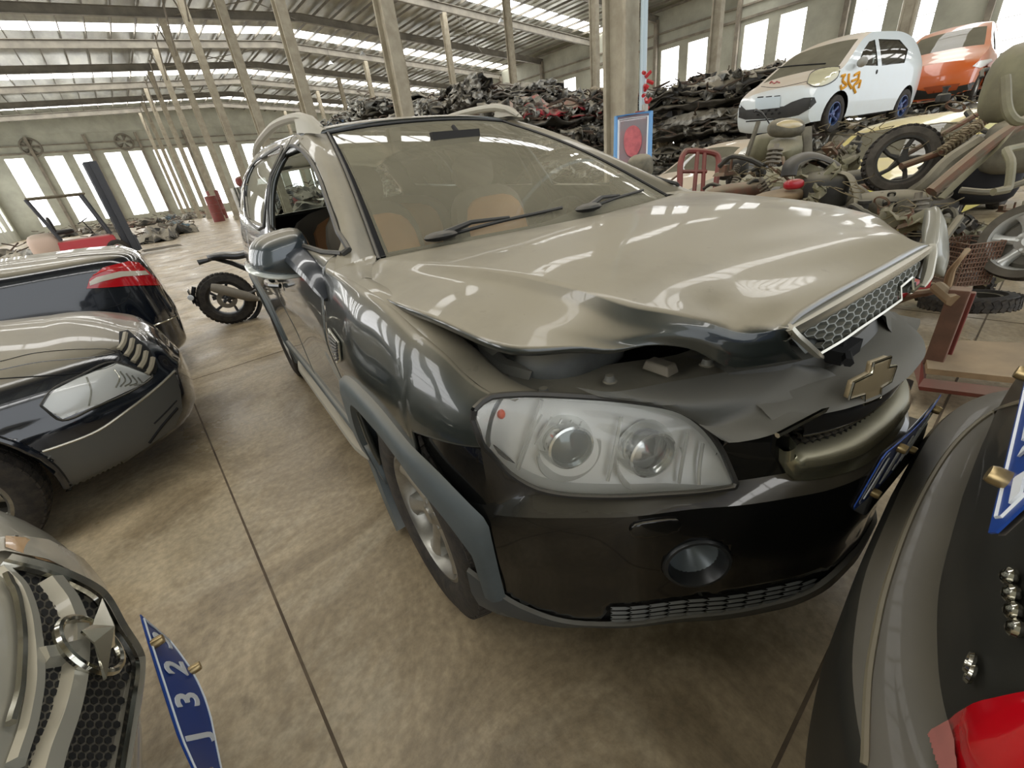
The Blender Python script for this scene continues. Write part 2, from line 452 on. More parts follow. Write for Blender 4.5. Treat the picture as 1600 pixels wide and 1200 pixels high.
# ================================================================== VEHICLE MATERIALS
paint_suv = mat('suv_paint', srgb(40, 46, 44), .28, metal=.25, coat=1., dust=.94, dcol=DUST, dlo=.40, dhi=.97, drough=.42, speck=.12)
paint_low = mat('bumper_paint', srgb(12, 13, 13), .25, coat=.8, spec=.3, dust=.45, dcol=DUST, dlo=.6, dhi=1.0, drough=.4, dbase=.02)
paint_bonnet = mat('bonnet_paint', srgb(40, 46, 44), .28, metal=.25, coat=1., dust=.96, dcol=DUST, dlo=.40, dhi=.97, drough=.42, speck=.12,
                   clean=[((.72, -.50, 1.03), .075), ((.80, -.37, 1.0), .07), ((.775, -.42, 1.02), .06)])
M_trim = mat('grey_cladding', srgb(84, 92, 94), .55, c2=srgb(72, 79, 80), nscale=6, dust=.5, dcol=DUST, dlo=.35, dhi=.95)
M_blk = mat('black_plastic', srgb(34, 34, 33), .5, dust=.45, dcol=srgb(140, 132, 116), dlo=.3, dhi=.95)
M_blk2 = mat('black_plastic_dusty', srgb(78, 79, 75), .5, dust=.55, dcol=srgb(128, 124, 112), dlo=.35, dhi=.98, c2=srgb(74, 74, 69), nscale=9)
M_dark = mat('deep_black', srgb(14, 14, 14), .8)
M_chrome = mat('chrome', srgb(205, 203, 192), .13, metal=1., c2=srgb(178, 174, 160), nscale=7)
M_chromed = mat('dusty_chrome', srgb(190, 187, 174), .25, metal=.9, dust=.5, dcol=DUST)
M_rub = mat('rubber', srgb(38, 36, 34), .8, c2=srgb(66, 60, 52), nscale=22, bump=.3, bscale=60)
M_tread = mat('tyre_tread', srgb(30, 28, 27), .85, c2=srgb(70, 63, 54), nscale=30, bump=.5, bscale=70)
M_alloy = mat('alloy', srgb(178, 176, 168), .32, metal=.75, c2=srgb(140, 136, 126), nscale=8)
M_glass = glassy('windscreen_glass', (.9, .92, .88, 1), dust=.38, dcol=srgb(170, 163, 140))
M_gdark = glassy('dusty_side_glass', (.35, .36, .34, 1), dust=.45, dcol=srgb(170, 166, 148))
M_gclear = glassy('clear_glass', (.7, .78, .76, 1), dust=.10)
M_lens = glassy('lamp_lens', (.98, .98, .97, 1), dust=.10, dcol=srgb(240, 240, 230))
M_bucket = mat('lamp_reflector', srgb(240, 240, 236), .22, metal=.0, coat=.6)
M_bucket2 = mat('lamp_bezel', srgb(222, 222, 216), .25, metal=.2, coat=.5)
M_red = mat('red_lens', srgb(190, 12, 26), .12, coat=1.)
M_amber = mat('amber_bulb', srgb(235, 90, 45), .3)
M_plate = mat('plate_blue', srgb(18, 62, 140), .4)
M_white = mat('plate_white', srgb(226, 230, 232), .5)
M_chrl = mat('lamp_chrome', srgb(235, 236, 232), .12, metal=.85)
M_seat = mat('seat_fabric', srgb(128, 120, 106), .9)
M_tan = mat('tan_leather', srgb(236, 176, 120), .6, c2=srgb(220, 160, 108), nscale=5)
M_int = mat('interior_dark', srgb(40, 38, 36), .8)
M_intg = mat('interior_grey', srgb(120, 114, 100), .8)
M_screw = mat('bolt_metal', srgb(170, 150, 110), .35, metal=.9)

def honey(mb, f, u0, u1, v0, v1, n, ratio, wall=.12, depth=.02, back=True, inside=None, stretch=1.):
    "hexagonal cells as raised walls on a mapped surface f(u,v,d)"
    du = (u1-u0)/n; dv = du*ratio*.8660254; rows = int((v1-v0)/dv)+2
    for j in range(rows):
        for i in range(n+1):
            cu = u0+(i+(.5 if j % 2 else 0))*du; cv = v0+j*dv
            if inside and not inside(cu, cv): continue
            if cu < u0-.01 or cu > u1+.01 or cv > v1+.01: continue
            ring = [(cu+du*.5774*stretch*math.cos(PI/6+PI/3*k)*1., cv+du*ratio*.5774*math.sin(PI/6+PI/3*k)) for k in range(6)]
            inn = [(cu+(a-cu)*(1-wall*2), cv+(b-cv)*(1-wall*2)) for a, b in ring]
            A = [f(a, b, 0) for a, b in ring]; B_ = [f(a, b, 0) for a, b in inn]; D_ = [f(cu+(a-cu)*.8, cv+(b-cv)*.8, -depth) for a, b in inn]
            mb.add(A+B_+D_, [(k, (k+1) % 6, 6+(k+1) % 6, 6+k) for k in range(6)]+[(6+k, 6+(k+1) % 6, 12+(k+1) % 6, 12+k) for k in range(6)])
            mb.add(D_, [(0, 1, 2, 3, 4, 5)], mb.k+1)

def wheel(parent, c, side, rad=.357, wid=.225, rim=.228, spokes=7, steer=0., alloy=None, name='wheel', tyre=None, dish=.02, double=False):
    "wheel > tyre, rim (> hub_cap); side = +1 when the outer face looks to local -y"
    e = bpy.data.objects.new(name, None); C.objects.link(e); e.parent = parent; e.empty_display_size = .1
    e.location = c; e.rotation_euler = (R(90) if side > 0 else R(-90), 0, steer)
    # local z = outward axis
    hw = wid/2; rr = rad
    t = MB(); prof = [(rim*1.0, -hw*.8), (rim+.012, -hw*.95), (rr-.045, -hw), (rr-.015, -hw*.90), (rr-.003, -hw*.72), (rr, -hw*.3), (rr, hw*.3), (rr-.003, hw*.72), (rr-.015, hw*.90), (rr-.045, hw), (rim+.03, hw*.99), (rim+.012, hw*.93), (rim, hw*.8)]
    t.lathe(prof, n=56)
    # tread blocks
    t.k = 1
    for k in range(52):
        a = 2*PI*k/52
        for (z0, z1, sk) in ((-hw*.86, -hw*.45, .03), (-hw*.38, -hw*.04, -.02), (hw*.04, hw*.38, .02), (hw*.45, hw*.88, -.03)):
            r0, r1 = rr-.004, rr+.005; w_ = PI/52*.8
            P = []
            for rr_ in (r0, r1):
                for aa, zz in ((a-w_, z0), (a+w_, z0), (a+w_+sk, z1), (a-w_+sk, z1)):
                    e2 = -.012*max(0, (abs(zz)/hw-.7)/.2)
                    P.append(((rr_+e2)*math.cos(aa), (rr_+e2)*math.sin(aa), zz))
            t.add(P, [(4, 5, 6, 7), (0, 1, 5, 4), (1, 2, 6, 5), (2, 3, 7, 6), (3, 0, 4, 7)])
    t.build('tyre', [tyre or M_rub, M_tread], e, sharp=50)
    m = MB(); z = hw*.78
    m.lathe([(rim+.004, z+.006), (rim-.008, z+.008), (rim-.018, z-.006), (rim-.024, z-.05), (rim-.03, -hw*.7), (rim, -hw*.85)], n=56)
    for k in range(spokes):
        a0 = 2*PI*k/spokes
        for da in ((-.1, .1) if double else (0,)):
            rows = []
            for t_ in np.linspace(0, 1, 7):
                r_ = .045+(rim-.02-.045)*t_; hwid = .030*(1-.25*math.sin(PI*t_))*(1.25 if t_ > .9 else 1)*(.6 if double else 1.15)*(rim/.228); zz = z-dish*(1-t_)**.6-.004-.03*(t_-1)**2*0
                a = a0+da*t_; rows.append([(r_*math.cos(a)-s_*hwid*math.sin(a), r_*math.sin(a)+s_*hwid*math.cos(a), zz-abs(s_)**2*.012-(0 if abs(s_) < 1.2 else .03)) for s_ in (-1.25, -1, -.5, 0, .5, 1, 1.25)])
            m.grid(rows)
    m.lathe([(0, z-dish+.012), (.028, z-dish+.012), (.036, z-dish+.004), (.06, z-dish-.004), (.07, z-dish-.03)], n=24)
    for k in range(5):
        a = 2*PI*(k+.5)/5; m.lathe([(0, .001), (.008, .001), (.009, -.004)], M=Matrix.Translation((.048*math.cos(a), .048*math.sin(a), z-dish+.002)), n=8)
    r_ = m.build('rim', alloy or M_alloy, e, sharp=40)
    m = MB(); m.lathe([(0, -hw*.2), (rim*.72, -hw*.2), (rim*.72, -hw*.4), (rim, -hw*.75)], n=24); m.build('brake_disc', M_steeld, r_)
    return e

# ================================================================== THE BIG SUV
SF = Frame(1.2442, .9916, 4.618)
def S(x, s, z):                                   # s = towards the car's right-hand side; the cabin is pushed slightly askew
    if s < 0 and z > 1.15: s *= 1-.15*min(1, (z-1.15)/.42)
    return (x, -s, z)
def sB(px, py, ax, val):                          # pixel -> car coordinates as (x, s, z)
    p = SF.at(px, py, 'y' if ax == 's' else ax, -val if ax == 's' else val); return (p[0], -p[1], p[2])
XS = [-3.5, -3.2, -2.7, -2.1, -1.3, -.6, -.3, 0, .12, .25, .34, .42, .55]
ZR = [[.32]*13, [.50]*13, [.72]*13,
      [.92, .92, .92, .92, .92, .92, .92, .92, .91, .90, .885, .875, .85],
      [1.05, 1.05, 1.04, 1.04, 1.03, 1.03, 1.03, 1.04, 1.03, 1.01, .98, .93, .88],
      [1.27, 1.26, 1.24, 1.22, 1.20, 1.18, 1.165, 1.145, 1.127, 1.088, 1.044, .985, .93],
      [1.40, 1.42, 1.44, 1.44, 1.42, 1.31, 1.215, 1.16, 1.14, 1.10, 1.06, 1.0, .95],
      [1.52, 1.57, 1.61, 1.625, 1.61, 1.415, 1.262, 1.17, 1.15, 1.11, 1.07, 1.01, .96]]
SR = [[.78, .83, .86, .865, .865, .865, .87, .89, .885, .875, .865, .835, .71],
      [.80, .855, .885, .89, .885, .885, .90, .915, .91, .90, .88, .845, .72],
      [.81, .865, .90, .90, .895, .895, .91, .925, .92, .91, .885, .85, .725],
      [.80, .865, .905, .915, .915, .915, .925, .93, .925, .915, .888, .85, .725],
      [.78, .845, .89, .90, .905, .905, .905, .91, .90, .89, .862, .835, .72],
      [.75, .80, .845, .862, .87, .872, .862, .852, .845, .835, .815, .79, .70],
      [.70, .735, .775, .79, .79, .775, .79, .80, .80, .79, .77, .75, .69],
      [.60, .62, .64, .645, .62, .66, .71, .765, .77, .76, .74, .72, .66]]
def Fs(x, z):
    zr = [float(pchip(XS, r, x)) for r in ZR]; sr = [float(pchip(XS, r, x)) for r in SR]
    for i in range(1, 8): zr[i] = max(zr[i], zr[i-1]+.004)
    return float(pchip(zr, sr, z))
ZTOP = lambda x: float(pchip(XS, ZR[7], x)); ZBELT = lambda x: float(pchip(XS, ZR[5], x))
def side(off=0., sg=1): return lambda x, z: S(x, sg*(Fs(x, z)+off), z)

def hit(fn, px, py, u, v, it=25):
    "(u, v) of the point on surface fn seen at the pixel"
    d = np.array(SF.d(px, py)); o = SF.c; a = np.cross(d, (0, 0, 1.)); a /= np.linalg.norm(a); b = np.cross(d, a); b /= np.linalg.norm(b)
    def e(u, v): q = np.array(fn(u, v))-o; return np.array([q@a, q@b])
    for _ in range(it):
        r0 = e(u, v); J = np.array([(e(u+1e-3, v)-r0)/1e-3, (e(u, v+1e-3)-r0)/1e-3]).T
        try: st = np.linalg.solve(J, -r0)
        except Exception: break
        u += float(np.clip(st[0], -.1, .1)); v += float(np.clip(st[1], -.1, .1))
    return u, v
suv = empty('suv', SF.M, 'large dark grey SUV coated in pale dust, with its popped crumpled bonnet and honeycomb grille', 'car')
def both(fn):
    for sg in (1, -1): fn(sg)
ARC = .435
def arch_hole(cx, r=ARC): return circle(cx, .36, r, 40)
def topline(xa, xb, n=10, dz=0., f=ZTOP): return [(x, f(x)+dz) for x in np.linspace(xa, xb, n)]
# --- window outlines in (x, z)
W_f = [(-.26, 1.195), (-.74, 1.215), (-1.20, 1.235), (-1.245, 1.53), (-1.08, 1.535), (-.85, 1.465), (-.6, 1.355), (-.38, 1.245)]
W_r = [(-1.40, 1.245), (-2.10, 1.262), (-2.22, 1.40), (-2.20, 1.545), (-1.8, 1.565), (-1.345, 1.55)]
W_q = [(-2.36, 1.285), (-3.12, 1.32), (-3.02, 1.50), (-2.34, 1.545)]
def wsp(t, u, off=0.):
    "windscreen: t -1..1 across (positive = right side), u 0 bottom .. 1 top"
    b = np.array([-.03-.22*abs(t)**2.2, .712*t, 1.155+.012*(1-t*t)]); a = np.array([-1.13-.02*(1-t*t), .515*t, 1.585+.028*(1-abs(t)**2.2)])
    p = b+(a-b)*u; bul = math.sin(PI*u)*.035; n = np.array([.42, 0, .9]); p = p+n*(bul+off); return S(*p)
VENTPX = ((517, 513), (533, 535), (535, 560), (531, 566))
def suv_side(sg):
    global VENT
    VENT = [hit(lambda x, z: side()(x, z), a_, b_, -.2, 1.0) for a_, b_ in VENTPX]
    f = side(sg=sg)
    m = MB(); rows = []   # fender
    for x in np.r_[np.linspace(-.30, .27, 34), np.linspace(.285, .466, 15)]:
        lo = .42 if abs(x) > ARC*.995 else .36+math.sqrt(ARC**2-x*x)
        if x > .28: lo = max(lo, .866)
        hi = ZBELT(x)
        lo = min(lo, hi-.01); rows.append([f(x, lo+(hi-lo)*t) for t in np.linspace(0, 1, 26)])
    m.grid(rows)
    fd = m.build('fender', paint_suv, suv, solid=.012, off=-1)
    m = MB()   # inner ledge of the fender under the bonnet edge
    rows = [[S(x, sg*(Fs(x, ZBELT(x))), ZBELT(x)) for x in np.linspace(-.05, .485, 12)], [S(x, sg*(Fs(x, ZBELT(x))-.022), ZBELT(x)+.004) for x in np.linspace(-.05, .485, 12)],
            [S(x, sg*(Fs(x, ZBELT(x))-.055-.02*max(0, x/.4)), ZBELT(x)-.012) for x in np.linspace(-.05, .485, 12)], [S(x, sg*(Fs(x, ZBELT(x))-.075-.02*max(0, x/.4)), ZBELT(x)-.055) for x in np.linspace(-.05, .485, 12)]]
    m.patch(rows, 9, 24)
    e0 = [np.array(f(x, ZBELT(x))) for x in (-.30, -.2, -.12, -.04)]; e1 = [np.array(side(0, sg)(-.27, 1.19)), np.array(wsp(sg, .03)), np.array(S(-.17, sg*.755, 1.155)), np.array(S(-.06, sg*.80, 1.142))]
    m.grid([[a*(1-t)+b*t+np.array([0, 0, .008*math.sin(PI*t)]) for a, b in zip(e0, e1)] for t in np.linspace(0, 1, 6)])
    m.build('fender_ledge', paint_suv, fd)
    # chrome side vent behind the wheel arch
    m = MB(); vent = VENT
    m.sheet(vent, side(.003, sg), .01); m.k = 1
    for k in range(7): 
        t = k/6; m.tube([side(.010, sg)(VENT[0][0]+(VENT[3][0]-VENT[0][0])*(.15+.75*t)-.002, VENT[0][1]+(VENT[3][1]-VENT[0][1])*(.15+.75*t)), side(.010, sg)(VENT[1][0]+(VENT[2][0]-VENT[1][0])*t-.01, VENT[1][1]+(VENT[2][1]-VENT[1][1])*t)], .0035, 5)
    m.k = 0
    P = vent+vent[:1]; m.tube([side(.006, sg)(*p) for p in P], .0035, 6)
    m.build('side_vent', [M_chromed, M_blk], fd)
    # arch cladding
    m = MB(); rows = []
    for a in np.linspace(R(2), R(222), 60):
        row = []
        for r_, o in ((.428, -.05), (.432, -.004), (.437, .018), (.50, .024), (.524, .016), (.532, .0)):
            x, z = min(r_*math.cos(a), {-.05: .395, -.004: .397, .018: .401, .024: .425, .016: .436, .0: .44}[o]), .36+r_*math.sin(a)
            row.append(S(x, sg*(Fs(x, max(.3, z))+o), z))
        rows.append(row)
    m.grid(rows); m.build('wheel_arch_trim', M_trim, suv, sharp=50)
    m = MB(); rows = []
    for a in np.linspace(R(-10), R(190), 48):
        row = []
        for r_, o in ((.428, -.05), (.437, .014), (.50, .02), (.524, .014), (.532, .0)):
            x, z = -2.707+r_*math.cos(a), .36+r_*math.sin(a); row.append(S(x, sg*(Fs(x, max(.3, z))+o), z))
        rows.append(row)
    m.grid(rows); m.build('wheel_arch_trim', M_trim, suv, sharp=50)
    for cx in (0, -2.707):
        m = MB(); m.lathe([(.425, .82), (.43, .55), (.3, .5), (0, .5)], M=Matrix.Translation((cx, 0, .36)) @ Matrix.Rotation(R(90)*sg, 4, 'X'), n=40, arc=(R(0), R(190)) if sg > 0 else (R(-190), R(0)))
        m.build('wheel_liner', M_dark, suv)
    # doors
    zf = lambda x: ZTOP(x)-.012
    door = [(-.305, .42), (-.31, .75), (-.305, 1.0), (-.30, 1.165), (-.29, 1.20)]+[(x-.008, z+.022) for x, z in W_f[:3:-1][:4]]+[(-1.10, 1.575), (-1.285, 1.60), (-1.285, .42)]
    m = MB(); m.sheet(door, f, .028, [W_f]); d1 = m.build('front_door', paint_suv, suv, solid=.02, off=-1)
    door2 = [(-1.30, .42), (-1.30, 1.602), (-1.8, 1.612), (-2.14, 1.608), (-2.24, 1.4), (-2.28, 1.2), (-2.26, .9), (-2.2, .75), (-2.16, .42)]
    m = MB(); m.sheet(door2, f, .03, [W_r, arch_hole(-2.707, .50)]); d2 = m.build('rear_door', paint_suv, suv, solid=.02, off=-1)
    # black weather-strips and belt mouldings
    for W_, d_ in ((W_f, d1), (W_r, d2)):
        m = MB(); m.tube([side(.0, sg)(*p) for p in smooth_poly(W_, 3)]+[side(.0, sg)(*smooth_poly(W_, 3)[0])], .009, 6, caps=False); m.build('window_seal', M_blk, d_)
    m = MB(); m.sheet(smooth_poly(W_r, 2), side(-.012, sg), .06); m.build('window_glass', M_gdark, d2)
    for xx, d_ in ((-1.14, d1), (-2.02, d2)):
        m = MB(); m.sheet([(xx-.13, .985), (xx+.09, .985), (xx+.09, 1.045), (xx-.13, 1.045)], side(.002, sg), .03)
        m.tube([side(.015, sg)(xx-.11, 1.012), side(.045, sg)(xx-.08, 1.018), side(.05, sg)(xx, 1.02), side(.045, sg)(xx+.05, 1.018), side(.012, sg)(xx+.08, 1.012)], .012, 8); m.build('door_handle', paint_suv, d_)
    # quarter panel with the tail
    q = [(-2.175, .42), (-2.215, .75), (-2.275, .9), (-2.295, 1.2), (-2.255, 1.4), (-2.155, 1.608)]+[(x, ZTOP(x)) for x in np.linspace(-2.4, -3.3, 6)]+[(-3.42, 1.4), (-3.48, 1.1), (-3.48, .6), (-3.3, .34)]
    m = MB(); m.sheet(q, f, .035, [arch_hole(-2.707), W_q]); m.build('quarter_panel', paint_suv, suv, solid=.015, off=-1)
    m = MB(); m.sheet(smooth_poly(W_q, 2), side(-.01, sg), .08); m.build('quarter_glass', M_gdark, suv)
    # sill cladding
    m = MB(); m.sheet([(-2.18, .30), (-.34, .30), (-.40, .45), (-.5, .475), (-2.1, .475), (-2.22, .40)], side(.012, sg), .04); m.build('sill_trim', M_trim, suv, solid=.03, off=-1)
    # running board with ribbed pads
    m = MB(); xs = np.linspace(-.44, -1.86, 24); rows = []
    for x in xs:
        t = (x+1.15)/.71; e = 1-max(0, abs(t)-.75)**2*3.2; o = .80+.115*e
        rows.append([S(x, sg*.80, .40), S(x, sg*(o-.012), .40), S(x, sg*o, .392), S(x, sg*(o+.004), .372), S(x, sg*(o-.02), .35), S(x, sg*.80, .345)])
    m.grid(rows); rb = m.build('running_board', M_alloyd, suv, sharp=40)
    for x0, x1 in ((-.50, -.98), (-1.38, -1.80)):
        m = MB(); m.sheet(smooth_poly([(x0, .815), (x1, .815), (x1-.0, .88), ((x0+x1)/2, .897), (x0, .88)], 3), lambda x, s: S(x, sg*s, .403), .02)
        m.k = 1
        for i in range(9):
            for j in range(4):
                x = x0+(x1-x0)*(i+.7+.25*(j % 2))/9.6; m.lathe([(0, .004), (.005, .003), (.007, 0)], M=Matrix.Translation(S(x, sg*(.828+.016*j), .404)), n=8)
        m.build('step_pad', [M_alloyd, M_blk], rb)
    # roof rail
    m = MB(); P = [S(x, sg*s, z) for x, s, z in ((-1.04, .56, 1.60), (-1.14, .57, 1.645), (-1.3, .585, 1.675), (-1.8, .60, 1.70), (-2.5, .59, 1.69), (-3.0, .57, 1.64), (-3.1, .565, 1.59))]
    m.tube(crom(P, 20), [.012, .02]+[.024]*16+[.018, .010], 8, flat=(1., .8))
    m.patch([[S(-1.01, sg*.58, 1.575), S(-1.01, sg*.565, 1.59), S(-1.02, sg*.545, 1.592)], [S(-1.10, sg*.605, 1.59), S(-1.12, sg*.585, 1.652), S(-1.12, sg*.555, 1.61)], [S(-1.26, sg*.615, 1.60), S(-1.28, sg*.595, 1.685), S(-1.28, sg*.565, 1.62)]], 8, 8)
    m.build('roof_rail', M_rail, suv)
M_alloyd = mat('dusty_step', srgb(150, 146, 134), .5, metal=.2, dust=.8, dcol=DUST, dlo=.5, dhi=.95)
M_rail = mat('silver_rail', srgb(165, 162, 150), .35, metal=.4, dust=.7, dcol=srgb(186, 178, 160), dlo=-.1, dhi=.9)
both(suv_side)

# --- roof, windscreen, pillars
def zroof(x, s):
    hw = float(pchip(XS, SR[7], x)); zc = float(pchip([-3.5, -3.2, -2.5, -1.8, -1.3, -1.08], [1.57, 1.62, 1.665, 1.67, 1.655, 1.615], x)); ze = ZTOP(x)
    t = min(1, abs(s)/hw); return ze+(zc-ze)*(1-t**2.6)
m = MB(); rows = []
for x in np.linspace(-3.45, -1.15, 30):
    hw = float(pchip(XS, SR[7], x)); rows.append([S(x+(.0 if x < -1.2 else -.06*(1-abs(t))*0), t*hw, zroof(x, t*hw)) for t in np.linspace(-1, 1, 25)])
rows.append([S(-1.135-.02*(1-t*t), t*.555, 1.588+.03*(1-abs(t)**2.4)) for t in np.linspace(-1, 1, 25)])
m.grid(rows); m.build('roof_panel', paint_suv, suv, solid=.03, off=-1)
m = MB(); m.grid([[wsp(t, u) for t in np.linspace(-.97, .97, 26)] for u in np.linspace(.0, .985, 18)]); m.build('windscreen', M_glass, suv)
m = MB()
for u0, u1, t0, t1 in ((.0, 1, -1.0, -.955), (0, 1, .955, 1.0), (.955, 1.0, -1, 1), (0, .03, -1, 1)):
    m.grid([[wsp(t, u, -.006) for t in np.linspace(t0, t1, 20)] for u in np.linspace(u0, u1, 14)])
m.build('windscreen_frit', M_dark, suv)
m = MB(); m.tube([wsp(-1, u, .004) for u in np.linspace(0, 1, 14)]+[wsp(t, 1, .004) for t in np.linspace(-.9, .9, 14)]+[wsp(1, u, .004) for u in np.linspace(1, 0, 14)], .007, 6); m.build('windscreen_seal', M_blk, suv)
POUT = crom([(-.20, 1.15), (-.31, 1.215), (-.40, 1.265), (-.62, 1.375), (-.87, 1.487), (-1.10, 1.562)], 16)
def pillar(sg):
    m = MB(); rows = []
    for u in np.linspace(0, 1, 16):
        a = np.array(wsp(sg*1., u)); q = POUT[int(round(u*15))]
        b = np.array(side(.004, sg)(*q)); mid = (a+b)/2+np.array([.008, -sg*.012, .014]); rows.append([a, mid, b])
    for t in (.5, 1.):
        x = -1.12-.16*t; a = np.array(S(x, sg*(.53+.03*t), 1.60+.012*t)); b = np.array(side(.004, sg)(x-.01, 1.588+.012*t)); rows.append([a, (a+b)/2+np.array([0, -sg*.004, .006]), b])
    rows2 = [crom(r, 6) for r in rows]; m.grid(rows2)
    # lower foot of the pillar down to the fender
    m.build('a_pillar', paint_suv, suv)
both(pillar)
# cowl
m = MB(); m.patch([[S(.0-.24*abs(t)**2.2+.0, .712*t, 1.15) for t in np.linspace(-1.02, 1.02, 9)], [S(.06-.22*abs(t)**2.2, .74*t, 1.14) for t in np.linspace(-1.02, 1.02, 9)], [S(.20-.16*abs(t)**2.2, .77*t, 1.10) for t in np.linspace(-1.02, 1.02, 9)]], 8, 24)
m.build('cowl', M_blk, suv)
def wiper(px, tip, curve):
    pass
m = MB(); p0, p1 = sB(655, 386, 's', .50), sB(745, 377, 's', .33)
for a, b_ in (((-.02, .56), (.0, .08)), ((.03, .0), (.0, -.50))):
    w0 = Vector(wsp(a[1]/.745, .045, .012)); w1 = Vector(wsp(b_[1]/.745, .075, .012))
    m = MB(); m.tube([w0, w0.lerp(w1, .5)+Vector((0, 0, .004)), w1], .006, 6); 
    m.ell(w0+Vector((.02, 0, .006)), (.06, .12, .03), n=12)
    m.tube([w0+Vector((.02, 0, .008)), w0.lerp(w1, .25)+Vector((0, 0, .022)), w0.lerp(w1, .55)+Vector((0, 0, .01))], [.012, .008, .005], 6); m.build('wiper', M_blk, suv)

# --- bonnet
HR = [([.0, -.03, -.10, -.20, -.185, -.14, -.04], [0, .25, .5, .725, .76, .80, .835], [1.186, 1.185, 1.18, 1.168, 1.158, 1.150, 1.14]),
      ([.12, .09, .05, .0, .01, .04, .09], [0, .25, .48, .69, .725, .785, .838], [1.184, 1.182, 1.177, 1.168, 1.152, 1.141, 1.13]),
      ([.30, .29, .28, .27, .28, .30, .34], [0, .25, .45, .615, .645, .73, .81], [1.176, 1.173, 1.168, 1.158, 1.138, 1.126, 1.112]),
      ([.50, .50, .48, .46, .465, .48, .502], [0, .22, .42, .573, .60, .68, .762], [1.15, 1.149, 1.146, 1.140, 1.116, 1.098, 1.08]),
      ([.66, .66, .64, .60, .60, .60, .60], [0, .2, .38, .535, .552, .58, .60], [1.12, 1.121, 1.119, 1.114, 1.09, 1.072, 1.058]),
      ([.745, .742, .735, .70, .70, .695, .685], [0, .19, .34, .465, .478, .49, .495], [1.098, 1.097, 1.094, 1.083, 1.072, 1.055, 1.035]),
      ([.785, .784, .78, .762, .762, .758, .75], [0, .18, .32, .41, .42, .428, .432], [1.083, 1.082, 1.078, 1.060, 1.045, 1.02, .995]),
      ([.797, .797, .796, .797, .80, .805, .811], [0, .18, .33, .372, .37, .35, .318], [1.078, 1.077, 1.073, 1.066, 1.045, 1.015, .990])]
rows = []
for X_, S_, Z_ in HR:
    r_ = [(x, s, z) for x, s, z in zip(X_, S_, Z_)]; full = [(x, -s, z) for x, s, z in r_[::-1]]+r_[1:]
    rows.append([S(*p) for p in full])
m = MB(); m.grid(np.array([crom(np.array(rows)[:, j], 60) for j in range(13)]).transpose(1, 0, 2).tolist() and np.array([np.concatenate([np.linspace(0, 1, 9)[:-1, None]*(q[j+1]-q[j])+q[j] for j in range(12)]+[q[-1:]]) for q in np.array([crom(np.array(rows)[:, j], 60) for j in range(13)]).transpose(1, 0, 2)]))
def relax(m, nu, nv, keep, it=6):
    G = np.array(m.v).reshape(nu, nv, 3)
    for _ in range(it):
        H = G.copy(); H[:, 1:-1] = .5*G[:, 1:-1]+.25*(G[:, :-2]+G[:, 2:])
        for k in keep: H[:, k] = G[:, k]
        G = H
    m.v = [tuple(p) for p in G.reshape(-1, 3)]
relax(m, 60, 97, (24, 25, 71, 72), 4)
# the crumpled leading edge on the right-hand side, and shallow dents
V = []
for x, y, z in m.v:
    s = -y
    d1_ = math.exp(-(((x-.655)/.06)**2+((s-.53)/.09)**2)); z += .004*d1_
    d2_ = math.exp(-(((x-.60)/.045)**2+((s-.60)/.05)**2)); z -= .010*d2_
    d3_ = math.exp(-(((x-.70)/.05)**2+((s-.40)/.05)**2)); z -= .012*d3_
    z += .004*math.sin(x*31+s*9)*math.exp(-((x-.7)/.12)**2)
    V.append((x, y, z))
m.v = V
bn = m.build('bonnet', paint_bonnet, suv, solid=.014, off=-1, sharp=60)
# bonnet grille: chrome frame and honeycomb
def gmap(u, v, d):
    "u -1..1 across (positive right), v 0 top .. 1 bottom"
    w_ = .375-.075*v; x = .797+.030*v-.010*abs(u)**2.2; z = 1.070-.078*v-.004*u*u
    return S(x+d*.95, u*w_, z+d*.3-.0)
inside = lambda u, v: abs(u) < .93-.16*v and .10 < v < .93 and not (v > .62 and -.62 < u < -.40)
m = MB(); honey(m, gmap, -.95, .95, .12, .95, 16, 1.55, wall=.06, depth=.016, inside=inside, stretch=1.)
m.build('honeycomb_grille', [M_mesh := mat('grille_mesh', srgb(150, 153, 147), .45, dust=.35, dcol=DUST), M_meshd := mat('grille_mesh_deep', srgb(118, 121, 118), .6)], bn, smooth=False)
m = MB(); m.grid([[gmap(u, v, -.017) for u in np.linspace(-.93, .93, 20)] for v in np.linspace(0, .95, 6)]); m.build('grille_backing', M_meshd, bn)
def band(path, wd, th, name, mtl, parent, n=40, side_vec=(0, 0, -1)):
    "flat moulding swept along a path"
    P = crom(path, n); m = MB(); rows = []
    for p in P:
        p = Vector(p); sv = Vector(side_vec)*wd; o = Vector((th, 0, 0))
        rows.append([p-o*.3, p+o, p+o*1.1+sv*.5, p+o*.7+sv, p-o*.3+sv])
    m.grid(rows); return m.build(name, mtl, parent, sharp=50)
band([gmap(u, .0, .002) for u in np.linspace(-1, 1, 15)], .024, .016, 'chrome_moulding', M_chromed, bn)
for sg in (1, -1):
    m = MB(); P = [gmap(sg*.99, .03, .010), gmap(sg*1.0, .18, .012), gmap(sg*.99, .5, .012), gmap(sg*.97, .85, .010), gmap(sg*.93, 1.06, .006)]
    P = crom(P, 12); m.tube(P, [.013]*9+[.011, .009, .006], 6, flat=(1, .6)); m.build('chrome_moulding', M_chromed, bn)
    m = MB(); m.tube(crom([gmap(sg*.95, .98, .004), gmap(sg*.62, .99, .004), gmap(sg*.42 if sg > 0 else -.66, .97, .004)], 10), .004, 5); m.build('grille_lower_lip', M_chrome, bn)
m = MB(); m.tube([gmap(.45, .97, .004), gmap(0, .97, .004), gmap(-.36, .97, .004), gmap(-.36, .64, .004), gmap(-.62, .6, .004), gmap(-.66, .97, .004)], .004, 5); m.build('grille_lower_lip', M_chrome, bn)

